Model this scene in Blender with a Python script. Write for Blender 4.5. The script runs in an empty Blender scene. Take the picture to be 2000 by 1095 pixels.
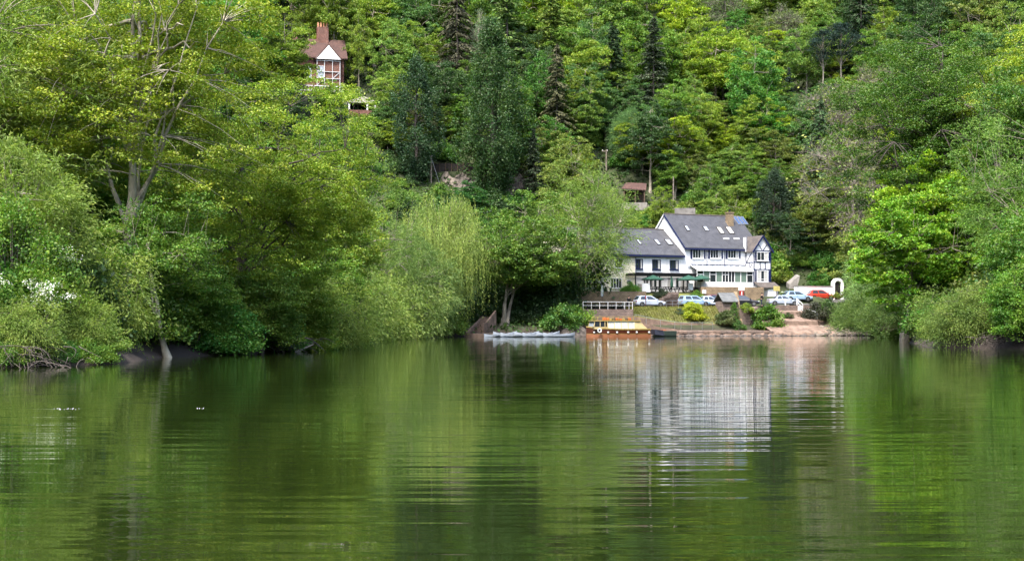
import bpy, math
import numpy as np
from math import radians as R, sin, cos, pi, sqrt, atan2
from mathutils import Vector, Matrix

scene = bpy.context.scene
COL = scene.collection

# ------------------------------------------------------------------ camera, sky, sun, exposure
F = 2778.0           # focal length in photograph pixels (50 mm on a 36 mm sensor, 2000 px wide)
CAM_H = 2.0          # eye height above the water
HZ = 626.0           # horizon row in the photograph
cam_d = bpy.data.cameras.new('camera')
cam_d.lens = 50.0; cam_d.sensor_width = 36.0; cam_d.sensor_fit = 'HORIZONTAL'
cam_d.shift_y = (HZ - 547.5) / 2000.0
cam_d.clip_start = 0.1; cam_d.clip_end = 3000
cam = bpy.data.objects.new('camera', cam_d); COL.objects.link(cam)
cam.location = (0, 0, CAM_H); cam.rotation_euler = (pi / 2, 0, 0)
scene.camera = cam

SUN_EL, SUN_AZ = 60.0, 205.0       # azimuth from north(+Y), clockwise: behind the camera, to the left
w = bpy.data.worlds.new('World'); scene.world = w; w.use_nodes = True
nt = w.node_tree
bg = nt.nodes['Background']
sky = nt.nodes.new('ShaderNodeTexSky'); sky.sky_type = 'NISHITA'; sky.sun_disc = False
sky.sun_elevation = R(SUN_EL); sky.sun_rotation = R(SUN_AZ)
sky.air_density = 1.0; sky.dust_density = 3.0; sky.ozone_density = 1.0
nt.links.new(sky.outputs[0], bg.inputs[0]); bg.inputs[1].default_value = 0.15
sun_d = bpy.data.lights.new('sun', 'SUN'); sun_d.energy = 2.1; sun_d.angle = R(12); sun_d.color = (1.0, 0.95, 0.86)
sun = bpy.data.objects.new('sun', sun_d); COL.objects.link(sun); sun.location = (-60, -60, 120)
_sd = Vector((sin(R(SUN_AZ)) * cos(R(SUN_EL)), cos(R(SUN_AZ)) * cos(R(SUN_EL)), sin(R(SUN_EL))))
sun.rotation_euler = _sd.to_track_quat('Z', 'Y').to_euler()
vs = scene.view_settings
vs.view_transform = 'Standard'; vs.look = 'None'; vs.gamma = 1.0; vs.use_curve_mapping = False
vs.exposure = 2.18
scene.cycles.max_bounces = 6; scene.cycles.diffuse_bounces = 3; scene.cycles.glossy_bounces = 3
scene.cycles.transmission_bounces = 4; scene.cycles.transparent_max_bounces = 8
scene.cycles.caustics_reflective = False; scene.cycles.caustics_refractive = False

# ------------------------------------------------------------------ helpers: materials
MATS = {}
def _new(name):
    m = bpy.data.materials.new(name); m.use_nodes = True
    MATS[name] = m
    return m, m.node_tree.nodes, m.node_tree.links, m.node_tree.nodes['Principled BSDF']

def mat(name, col, rough=0.7, var=0.12, scale=3.0, bump=0.0, bscale=None, col2=None, metal=0.0, spec=0.4, coat=0.0, stretch=(1, 1, 1)):
    """plain surface with noise-driven colour variation and optional relief (object coordinates)"""
    m, N, L, b = _new(name)
    tc = N.new('ShaderNodeTexCoord'); mp = N.new('ShaderNodeMapping'); mp.inputs['Scale'].default_value = stretch
    L.new(tc.outputs['Object'], mp.inputs[0])
    no = N.new('ShaderNodeTexNoise'); no.inputs['Scale'].default_value = scale; no.inputs['Detail'].default_value = 5
    no.inputs['Roughness'].default_value = 0.65
    L.new(mp.outputs[0], no.inputs['Vector'])
    rp = N.new('ShaderNodeValToRGB')
    c2 = col2 or tuple(max(0, c * (1 - 2.2 * var)) for c in col)
    c1 = tuple(min(1, c * (1 + var)) for c in col)
    rp.color_ramp.elements[0].position = 0.32; rp.color_ramp.elements[0].color = (*c2, 1)
    rp.color_ramp.elements[1].position = 0.66; rp.color_ramp.elements[1].color = (*c1, 1)
    L.new(no.outputs['Fac'], rp.inputs[0]); L.new(rp.outputs[0], b.inputs['Base Color'])
    b.inputs['Roughness'].default_value = rough; b.inputs['Metallic'].default_value = metal
    b.inputs['Specular IOR Level'].default_value = spec
    if coat: b.inputs['Coat Weight'].default_value = coat
    if bump:
        n2 = N.new('ShaderNodeTexNoise'); n2.inputs['Scale'].default_value = bscale or scale * 4; n2.inputs['Detail'].default_value = 4
        L.new(mp.outputs[0], n2.inputs['Vector'])
        bp = N.new('ShaderNodeBump'); bp.inputs['Distance'].default_value = bump; bp.inputs['Strength'].default_value = 0.8
        L.new(n2.outputs['Fac'], bp.inputs['Height']); L.new(bp.outputs[0], b.inputs['Normal'])
    return m

def brick_mat(name, c1, c2, cm, bw, bh, mortar=0.012, rough=0.85, bump=0.02, off=0.5):
    """coursed pieces too small to pick apart at this distance"""
    m, N, L, b = _new(name)
    tc = N.new('ShaderNodeTexCoord'); sx = N.new('ShaderNodeSeparateXYZ'); cx = N.new('ShaderNodeCombineXYZ')
    ad = N.new('ShaderNodeMath'); ad.operation = 'ADD'
    L.new(tc.outputs['Object'], sx.inputs[0]); L.new(sx.outputs[0], ad.inputs[0]); L.new(sx.outputs[1], ad.inputs[1])
    L.new(ad.outputs[0], cx.inputs[0]); L.new(sx.outputs[2], cx.inputs[1])
    br = N.new('ShaderNodeTexBrick'); br.inputs['Scale'].default_value = 1.0
    br.inputs['Brick Width'].default_value = bw; br.inputs['Row Height'].default_value = bh
    br.inputs['Mortar Size'].default_value = mortar; br.offset = off
    br.inputs['Color1'].default_value = (*c1, 1); br.inputs['Color2'].default_value = (*c2, 1); br.inputs['Mortar'].default_value = (*cm, 1)
    L.new(cx.outputs[0], br.inputs['Vector'])
    no = N.new('ShaderNodeTexNoise'); no.inputs['Scale'].default_value = 1.3; no.inputs['Detail'].default_value = 6
    L.new(tc.outputs['Object'], no.inputs['Vector'])
    mx = N.new('ShaderNodeMix'); mx.data_type = 'RGBA'; mx.blend_type = 'OVERLAY'; mx.inputs[0].default_value = 0.7
    L.new(br.outputs['Color'], mx.inputs[6]); L.new(no.outputs['Fac'], mx.inputs[7])
    L.new(mx.outputs[2], b.inputs['Base Color']); b.inputs['Roughness'].default_value = rough
    bp = N.new('ShaderNodeBump'); bp.inputs['Distance'].default_value = bump; bp.invert = True
    L.new(br.outputs['Fac'], bp.inputs['Height']); L.new(bp.outputs[0], b.inputs['Normal'])
    return m

def leaf_mat(name, trans=0.35, vvar=0.24, hvar=0.03, gloss=0.02):
    """leaf colour = the plant's own colour (object colour), each leaf a little different"""
    m, N, L, b = _new(name); N.remove(b); out = N['Material Output']
    oi = N.new('ShaderNodeObjectInfo'); ge = N.new('ShaderNodeNewGeometry')
    hs = N.new('ShaderNodeHueSaturation'); L.new(oi.outputs['Color'], hs.inputs['Color'])
    def rng(lo, hi, src):
        r = N.new('ShaderNodeMapRange'); r.inputs['To Min'].default_value = lo; r.inputs['To Max'].default_value = hi
        L.new(src, r.inputs['Value']); return r.outputs[0]
    wn = N.new('ShaderNodeTexWhiteNoise'); wn.noise_dimensions = '1D'; L.new(ge.outputs['Random Per Island'], wn.inputs['W'])
    L.new(rng(1 - vvar, 1 + vvar, ge.outputs['Random Per Island']), hs.inputs['Value'])
    L.new(rng(0.5 - hvar, 0.5 + hvar, wn.outputs['Value']), hs.inputs['Hue'])
    tc = N.new('ShaderNodeTexCoord'); no = N.new('ShaderNodeTexNoise'); no.inputs['Scale'].default_value = 0.55; no.inputs['Detail'].default_value = 2
    L.new(tc.outputs['Object'], no.inputs['Vector'])          # younger, yellower and older, deeper sprays; also paints light and dark clumps into colour
    h2 = N.new('ShaderNodeHueSaturation'); L.new(hs.outputs[0], h2.inputs['Color'])
    def rg2(lo, hi):
        r = N.new('ShaderNodeMapRange'); r.inputs['From Min'].default_value = 0.33; r.inputs['From Max'].default_value = 0.67; r.inputs['To Min'].default_value = lo; r.inputs['To Max'].default_value = hi
        L.new(no.outputs['Fac'], r.inputs['Value']); return r.outputs[0]
    L.new(rg2(0.72, 1.28), h2.inputs['Value']); L.new(rg2(0.515, 0.485), h2.inputs['Hue']); hs = h2
    di = N.new('ShaderNodeBsdfDiffuse'); tr = N.new('ShaderNodeBsdfTranslucent'); gl = N.new('ShaderNodeBsdfGlossy')
    gl.inputs['Roughness'].default_value = 0.55; gl.inputs['Color'].default_value = (0.9, 0.95, 0.9, 1)
    L.new(hs.outputs[0], di.inputs[0])
    tm = N.new('ShaderNodeMix'); tm.data_type = 'RGBA'; tm.blend_type = 'MULTIPLY'; tm.inputs[0].default_value = 1
    tm.inputs[7].default_value = (1.05, 1.2, 0.55, 1); L.new(hs.outputs[0], tm.inputs[6]); L.new(tm.outputs[2], tr.inputs[0])
    m1 = N.new('ShaderNodeMixShader'); m1.inputs[0].default_value = trans
    L.new(di.outputs[0], m1.inputs[1]); L.new(tr.outputs[0], m1.inputs[2])
    m2 = N.new('ShaderNodeMixShader'); m2.inputs[0].default_value = gloss
    L.new(m1.outputs[0], m2.inputs[1]); L.new(gl.outputs[0], m2.inputs[2]); L.new(m2.outputs[0], out.inputs[0])
    return m

def glass_mat(name, tint=(0.02, 0.025, 0.03), rough=0.05):
    m, N, L, b = _new(name)
    b.inputs['Base Color'].default_value = (*tint, 1); b.inputs['Roughness'].default_value = rough
    b.inputs['Specular IOR Level'].default_value = 0.6
    return m

# ------------------------------------------------------------------ helpers: meshes and objects
class MB:
    """collects polygons for ONE mesh object"""
    def __init__(s): s.v = []; s.f = []
    def add(s, vs_, fs):
        o = len(s.v); s.v += [tuple(p) for p in vs_]; s.f += [tuple(i + o for i in q) for q in fs]; return s
    def box(s, x0, x1, y0, y1, z0, z1):
        return s.add([(x0, y0, z0), (x1, y0, z0), (x1, y1, z0), (x0, y1, z0), (x0, y0, z1), (x1, y0, z1), (x1, y1, z1), (x0, y1, z1)],
                     [(0, 3, 2, 1), (4, 5, 6, 7), (0, 1, 5, 4), (1, 2, 6, 5), (2, 3, 7, 6), (3, 0, 4, 7)])
    def prism(s, poly, d):
        """polygon (list of 3D points) extruded by vector d"""
        n = len(poly); d = Vector(d)
        a = [Vector(p) for p in poly]; b = [p + d for p in a]
        return s.add(a + b, [tuple(range(n))[::-1], tuple(range(n, 2 * n))] + [(i, (i + 1) % n, n + (i + 1) % n, n + i) for i in range(n)])
    def bar(s, p, q, w, h=None, up=(0, 0, 1)):
        """rectangular bar from p to q"""
        p = Vector(p); q = Vector(q); h = h or w; d = (q - p).normalized(); u = Vector(up)
        if abs(d.dot(u)) > 0.98: u = Vector((0, 1, 0))
        a = d.cross(u).normalized() * w / 2; b = a.cross(d).normalized() * h / 2
        v_ = [p - a - b, p + a - b, p + a + b, p - a + b, q - a - b, q + a - b, q + a + b, q - a + b]
        return s.add(v_, [(0, 3, 2, 1), (4, 5, 6, 7), (0, 1, 5, 4), (1, 2, 6, 5), (2, 3, 7, 6), (3, 0, 4, 7)])
    def tube(s, pts, rad, n=8, caps=True):
        pts = [Vector(p) for p in pts]; k = len(pts)
        rad = rad if isinstance(rad, (list, tuple)) else [rad] * k
        vv = []
        for i, p in enumerate(pts):
            d = (pts[min(i + 1, k - 1)] - pts[max(i - 1, 0)]).normalized()
            u = Vector((0, 0, 1)) if abs(d.z) < 0.95 else Vector((0, 1, 0))
            a = d.cross(u).normalized(); b = a.cross(d)
            vv += [p + (a * cos(2 * pi * j / n) + b * sin(2 * pi * j / n)) * rad[i] for j in range(n)]
        ff = [(i * n + j, i * n + (j + 1) % n, (i + 1) * n + (j + 1) % n, (i + 1) * n + j) for i in range(k - 1) for j in range(n)]
        if caps: ff += [tuple(range(n))[::-1], tuple(range((k - 1) * n, k * n))]
        return s.add(vv, ff)
    def lathe(s, prof, c=(0, 0, 0), n=16, axis='z'):
        vv = []
        for r_, h in prof:
            for j in range(n):
                a = 2 * pi * j / n
                p = (r_ * cos(a), r_ * sin(a), h) if axis == 'z' else (r_ * cos(a), h, r_ * sin(a))
                vv.append((p[0] + c[0], p[1] + c[1], p[2] + c[2]))
        k = len(prof)
        ff = [(i * n + j, i * n + (j + 1) % n, (i + 1) * n + (j + 1) % n, (i + 1) * n + j) for i in range(k - 1) for j in range(n)]
        ff += [tuple(range(n))[::-1], tuple(range((k - 1) * n, k * n))]
        return s.add(vv, ff)
    def loft(s, rings, caps=True):
        n = len(rings[0]); k = len(rings)
        ff = [(i * n + j, i * n + (j + 1) % n, (i + 1) * n + (j + 1) % n, (i + 1) * n + j) for i in range(k - 1) for j in range(n)]
        if caps: ff += [tuple(range(n))[::-1], tuple(range((k - 1) * n, k * n))]
        return s.add([p for r_ in rings for p in r_], ff)
    def build(s, name, m, parent=None, bevel=0.0, smooth=False):
        me = bpy.data.meshes.new(name); me.from_pydata([tuple(p) for p in s.v], [], s.f); me.update()
        import bmesh
        bm = bmesh.new(); bm.from_mesh(me); bmesh.ops.recalc_face_normals(bm, faces=bm.faces); bm.to_mesh(me); bm.free()
        return obj(name, me, m, parent, bevel, smooth)

def obj(name, me, m, parent=None, bevel=0.0, smooth=False):
    if m is not None: me.materials.append(MATS[m] if isinstance(m, str) else m)
    o = bpy.data.objects.new(name, me); COL.objects.link(o)
    if parent is not None: o.parent = parent
    if smooth: me.polygons.foreach_set('use_smooth', [True] * len(me.polygons))
    if bevel:
        b = o.modifiers.new('bevel', 'BEVEL'); b.width = bevel; b.segments = 1; b.limit_method = 'ANGLE'
    return o

def tag(o, label=None, cat=None, group=None, kind=None):
    if label: o['label'] = label
    if cat: o['category'] = cat
    if group: o['group'] = group
    if kind: o['kind'] = kind
    return o

def thing(name, label, cat, loc=(0, 0, 0), rz=0.0, group=None):
    o = bpy.data.objects.new(name, None); COL.objects.link(o)
    o.location = loc; o.rotation_euler = (0, 0, rz); o.empty_display_size = 0.3
    return tag(o, label, cat, group)

def copy_tree(o, parent=None):
    c = o.copy(); COL.objects.link(c); c.parent = parent
    for ch in list(o.children): copy_tree(ch, c)
    return c

def np_mesh(name, V, Q):
    """fast mesh from numpy vertices (n,3) and quads (m,4)"""
    V = np.asarray(V, np.float32); Q = np.asarray(Q, np.int32)
    me = bpy.data.meshes.new(name)
    me.vertices.add(len(V)); me.vertices.foreach_set('co', V.ravel())
    me.loops.add(Q.size); me.loops.foreach_set('vertex_index', Q.ravel())
    me.polygons.add(len(Q)); me.polygons.foreach_set('loop_start', np.arange(0, Q.size, 4, dtype=np.int32))
    me.update(calc_edges=True); me.validate()
    return me

def at(px, py, Y):
    """point at depth Y metres seen at photograph pixel (px, py)"""
    return Vector(((px - 1000) * Y / F, Y, CAM_H + (HZ - py) * Y / F))

# ------------------------------------------------------------------ ground form
def interp(x, xs, ys): return np.interp(x, xs, ys)

# river edge as a closed polygon (world x, y): left bank up, far quay, right bank back
SO = np.array([7.0, 178.0]); PHI = R(17.0)            # quay frame: s along the quay, t inland
SA = np.array([cos(PHI), sin(PHI)]); SB = np.array([-sin(PHI), cos(PHI)])
def site(s, t, z=0.0):
    p = SO + SA * s + SB * t
    return Vector((p[0], p[1], z))
def s_at(px, t):
    """s on the line t = const that is seen at photograph column px"""
    o = SO + SB * t; k = (px - 1000)
    return (k * o[1] - F * o[0]) / (F * SA[0] - k * SA[1])
def z_at(py, s, t): return CAM_H + (HZ - py) * (SO + SA * s + SB * t)[1] / F

RIVER = np.array([(-70, -120), (-34, 0), (-27, 40), (-21.7, 60.4), (-18, 66), (-18.9, 77), (-15.6, 87), (-14.1, 103), (-15.8, 142),
                  (-14.5, 168), (-7.5, 178), (5.0, 177.4), *[tuple(SO + SA * s) for s in (0, 14, 28, 36, 41)], (50, 183),
                  (46, 160), (36.8, 134), (34.2, 120), (31.5, 107), (37, 98), (50, 80), (60, 0), (90, -120)], float)

def seg_dist(P, poly):
    """signed distance to closed polygon: negative inside"""
    d = np.full(len(P), 1e9); inside = np.zeros(len(P), bool)
    n = len(poly)
    for i in range(n):
        a = poly[i]; b = poly[(i + 1) % n]; ab = b - a
        t = np.clip(((P - a) @ ab) / (ab @ ab), 0, 1)
        d = np.minimum(d, np.hypot(*(P - (a + t[:, None] * ab)).T))
        c = ((a[1] > P[:, 1]) != (b[1] > P[:, 1]))
        xi = (b[0] - a[0]) * (P[:, 1] - a[1]) / (b[1] - a[1] + 1e-12) + a[0]
        inside ^= c & (P[:, 0] < xi)
    return np.where(inside, -d, d)

TOE = np.array([(-150, -200), (-95, 0), (-62, 60), (-46, 120), (-27, 190), (-14, 203), (4, 209), (40, 216), (62, 216), (74, 190), (78, 120), (100, 40), (160, -200)], float)
def nz(P, k, seed):
    """cheap smooth noise"""
    r = np.random.default_rng(seed); out = 0
    for i in range(5):
        a = r.uniform(0, 2 * pi); f = k * r.uniform(0.6, 1.6)
        out = out + np.sin(P[:, 0] * cos(a) * f + P[:, 1] * sin(a) * f + r.uniform(0, 6.28))
    return out / 5

def ground(P):
    P = np.atleast_2d(np.asarray(P, float))
    dr = seg_dist(P, RIVER)                    # >0 on land
    dt = -seg_dist(P, TOE)                     # >0 inside the valley floor
    dh = np.maximum(-dt, 0)                    # metres beyond the toe of the hill
    z = interp(dr, [-8, -1.0, 0.0, 0.5, 3, 12, 30], [-2.5, -1.2, -0.15, 0.35, 1.1, 2.2, 4.0])
    z = z + np.where(dr > 1, 0.25 * nz(P, 0.5, 3), 0)
    hill = interp(dh, [0, 12, 30, 90, 180, 420], [0, 10.5, 24, 66, 122, 190])
    z = z + hill + np.minimum(dh / 10, 1) * (1.2 * nz(P, 0.12, 5) + 0.5 * nz(P, 0.4, 6))
    # the inn's stepped site
    rel = P - SO; s = rel @ SA; t = rel @ SB
    zs = interp(t, [-9, -1.2, -0.3, 0.2, 3.2, 3.6, 6.8, 7.4, 10.8, 11.6, 30], [-2.5, -1.6, -0.6, 0.25, 0.35, 0.9, 2.6, 3.35, 3.45, 5.4, 5.6])
    wgt = np.clip((s + 1.5) / 2.0, 0, 1) * np.clip((46 - s) / 3.0, 0, 1) * np.clip((31 - t) / 3.0, 0, 1) * (t > -12)
    return z * (1 - wgt) + np.where(dh > 0, np.maximum(zs, 5.2) + hill, zs) * wgt

def gz(x, y): return float(ground([(x, y)])[0])

def hill_hit(px, py, lift=0.0):
    """where the sight line through a photograph pixel meets the hillside raised by lift metres"""
    Y = np.arange(190, 420, 0.5); X = (px - 1000) * Y / F; Z = CAM_H + (HZ - py) * Y / F
    g = ground(np.stack([X, Y], 1)) + lift
    k = np.argmax(g >= Z)
    return Vector((X[k], Y[k], g[k] - lift))
# ------------------------------------------------------------------ ground, water
mat('earth', (0.032, 0.04, 0.014), 0.95, 0.3, 0.6, 0.05, 3.0, col2=(0.014, 0.022, 0.007))
def _earth():
    m = MATS['earth']; N = m.node_tree.nodes; L = m.node_tree.links; b = N['Principled BSDF']
    rp = [n for n in N if n.type == 'VALTORGB'][0]; tc = [n for n in N if n.type == 'TEX_COORD'][0]
    sx = N.new('ShaderNodeSeparateXYZ'); L.new(tc.outputs['Object'], sx.inputs[0])
    mr = N.new('ShaderNodeMapRange'); mr.inputs['From Min'].default_value = 0.5; mr.inputs['From Max'].default_value = 1.6; L.new(sx.outputs[2], mr.inputs['Value'])
    mx = N.new('ShaderNodeMix'); mx.data_type = 'RGBA'; L.new(mr.outputs[0], mx.inputs[0]); mx.inputs[6].default_value = (0.030, 0.022, 0.018, 1); L.new(rp.outputs[0], mx.inputs[7])
    L.new(mx.outputs[2], b.inputs['Base Color'])          # bare river mud low on the banks
_earth()
def _water():
    m, N, L, b = _new('river_water')
    b.inputs['Base Color'].default_value = (0.009, 0.015, 0.003, 1)
    b.inputs['Roughness'].default_value = 0.02; b.inputs['IOR'].default_value = 1.7; b.inputs['Specular IOR Level'].default_value = 0.5
    tc = N.new('ShaderNodeTexCoord')
    def layer(sx, sy, detail, amp, rot):
        mp = N.new('ShaderNodeMapping'); mp.inputs['Scale'].default_value = (sx, sy, 1); mp.inputs['Rotation'].default_value = (0, 0, rot)
        L.new(tc.outputs['Object'], mp.inputs[0])
        no = N.new('ShaderNodeTexNoise'); no.inputs['Scale'].default_value = 1.0; no.inputs['Detail'].default_value = detail
        L.new(mp.outputs[0], no.inputs['Vector'])
        mu = N.new('ShaderNodeMath'); mu.operation = 'MULTIPLY'; mu.inputs[1].default_value = amp; L.new(no.outputs['Fac'], mu.inputs[0])
        return mu.outputs[0]
    # calmer and livelier patches of breeze
    mp = N.new('ShaderNodeMapping'); mp.inputs['Scale'].default_value = (0.05, 0.11, 1); L.new(tc.outputs['Object'], mp.inputs[0])
    pn = N.new('ShaderNodeTexNoise'); pn.inputs['Scale'].default_value = 1; pn.inputs['Detail'].default_value = 3; L.new(mp.outputs[0], pn.inputs['Vector'])
    pr = N.new('ShaderNodeMapRange'); pr.inputs['From Min'].default_value = 0.35; pr.inputs['From Max'].default_value = 0.68
    pr.inputs['To Min'].default_value = 0.6; pr.inputs['To Max'].default_value = 1.55; L.new(pn.outputs['Fac'], pr.inputs['Value'])
    parts = [layer(0.09, 0.8, 1.0, 0.010, 0.015), layer(0.22, 1.9, 1.0, 0.0085, -0.02), layer(0.3, 4.2, 1.0, 0.0022, 0.01), layer(0.8, 12, 1.0, 0.0005, 0.02)]
    acc = parts[0]
    for p in parts[1:]:
        a = N.new('ShaderNodeMath'); a.operation = 'ADD'; L.new(acc, a.inputs[0]); L.new(p, a.inputs[1]); acc = a.outputs[0]
    mu = N.new('ShaderNodeMath'); mu.operation = 'MULTIPLY'; L.new(acc, mu.inputs[0]); L.new(pr.outputs[0], mu.inputs[1])
    bp = N.new('ShaderNodeBump'); bp.inputs['Distance'].default_value = 1.0; bp.inputs['Strength'].default_value = 1.0
    L.new(mu.outputs[0], bp.inputs['Height']); L.new(bp.outputs[0], b.inputs['Normal'])
_water()

def _axis(lo, hi, fine_lo, fine_hi, step, grow=1.35):
    a = list(np.arange(fine_lo, fine_hi + 1e-6, step)); d = step
    x = fine_hi
    while x < hi: d *= grow; x += d; a.append(x)
    x = fine_lo; d = step
    while x > lo: d *= grow; x -= d; a.insert(0, x)
    return np.array(a)
gx = _axis(-900, 900, -70, 90, 1.25); gy = _axis(-700, 1200, 30, 330, 1.25)
XX, YY = np.meshgrid(gx, gy); PP = np.stack([XX.ravel(), YY.ravel()], 1)
ZZ = ground(PP)
nx, ny = len(gx), len(gy)
ii = (np.arange(ny - 1)[:, None] * nx + np.arange(nx - 1)[None, :]).ravel()
gq = np.stack([ii, ii + 1, ii + nx + 1, ii + nx], 1)
g_ = obj('ground', np_mesh('ground', np.column_stack([PP, ZZ]), gq), 'earth', smooth=True); tag(g_, kind='structure')
wm = MB().add([(-300, -300, 0), (300, -300, 0), (300, 230, 0), (-300, 230, 0)], [(0, 1, 2, 3)])
tag(wm.build('water', 'river_water'), kind='structure')
# ------------------------------------------------------------------ vegetation builders
leaf_mat('leaf_broad', 0.36); leaf_mat('leaf_fine', 0.40, 0.26, 0.018, 0.015); leaf_mat('leaf_needle', 0.12, 0.3, 0.025, 0.01)
leaf_mat('blossom', 0.25, 0.15, 0.01, 0.0)
mat('bark_grey', (0.24, 0.21, 0.16), 0.95, 0.3, 2.5, 0.03, 9, stretch=(1, 1, 0.25))
mat('bark_dark', (0.085, 0.07, 0.06), 0.95, 0.3, 2.5, 0.03, 9, stretch=(1, 1, 0.25))
mat('bark_pale', (0.36, 0.32, 0.25), 0.9, 0.28, 2.0, 0.02, 8, stretch=(1, 1, 0.3))
mat('twig', (0.20, 0.175, 0.14), 0.95, 0.2, 2.0)

def unit(a): return a / (np.linalg.norm(a, axis=-1, keepdims=True) + 1e-9)

class Wood:
    """tapered tubes gathered into one mesh"""
    def __init__(s): s.V = []; s.Q = []; s.o = 0
    def limb(s, pts, r0, r1, n=5, flare=0.0):
        pts = np.asarray(pts, float); k = len(pts)
        t = np.linspace(0, 1, k); rad = r0 + (r1 - r0) * t ** 0.8
        if flare: rad = rad + flare * np.exp(-t * 14)
        d = unit(np.gradient(pts, axis=0))
        u = np.where(np.abs(d[:, 2:3]) < 0.9, np.array([[0, 0, 1.0]]), np.array([[0, 1.0, 0]]))
        a = unit(np.cross(d, u)); b = np.cross(a, d)
        th = np.arange(n) * 2 * pi / n
        ring = pts[:, None] + rad[:, None, None] * (a[:, None] * np.cos(th)[None, :, None] + b[:, None] * np.sin(th)[None, :, None])
        s.V.append(ring.reshape(-1, 3))
        i = (np.arange(k - 1)[:, None] * n + np.arange(n)[None]).ravel(); j = (np.arange(k - 1)[:, None] * n + (np.arange(n)[None] + 1) % n).ravel()
        s.Q.append(np.stack([i, j, j + n, i + n], 1) + s.o); s.o += k * n
    def mesh(s, name): return np_mesh(name, np.concatenate(s.V), np.concatenate(s.Q))

def leaves(C, size, rng, up=0.6, width=0.6, along=None, out=None):
    """one small diamond leaf (or tuft) per centre"""
    N = len(C)
    n = rng.normal(size=(N, 3)); n = unit(n) + np.array([0, 0, up])
    if out is not None: n = n + out
    n = unit(n)
    t = rng.normal(size=(N, 3)) if along is None else along + 0.35 * rng.normal(size=(N, 3))
    if along is None: t = t - (t * n).sum(1, keepdims=True) * n
    else: n = n - (n * unit(t)).sum(1, keepdims=True) * unit(t)
    t = unit(t); n = unit(n); b = np.cross(n, t)
    L = (size * rng.uniform(0.65, 1.35, N))[:, None]
    fold = n * L * 0.12
    V = np.stack([C - t * L * 0.5, C + b * L * width * 0.5 + fold, C + t * L * 0.5, C - b * L * width * 0.5 + fold], 1)
    return V.reshape(-1, 3)

class Crown:
    def __init__(s): s.P = []
    def add(s, V): s.P.append(V)
    def mesh(s, name):
        V = np.concatenate(s.P); return np_mesh(name, V, np.arange(len(V)).reshape(-1, 4))

def bez(a, b, c, k):
    t = np.linspace(0, 1, k)[:, None]
    return (1 - t) ** 2 * a + 2 * t * (1 - t) * b + t ** 2 * c

def lobes(rng, n=9, amp=0.3):
    D = unit(rng.normal(size=(n, 3))); A = rng.uniform(-amp, amp, n)
    return lambda u: 1 + (np.clip(u @ D.T, 0, 1) ** 3 * A).sum(-1)

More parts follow.
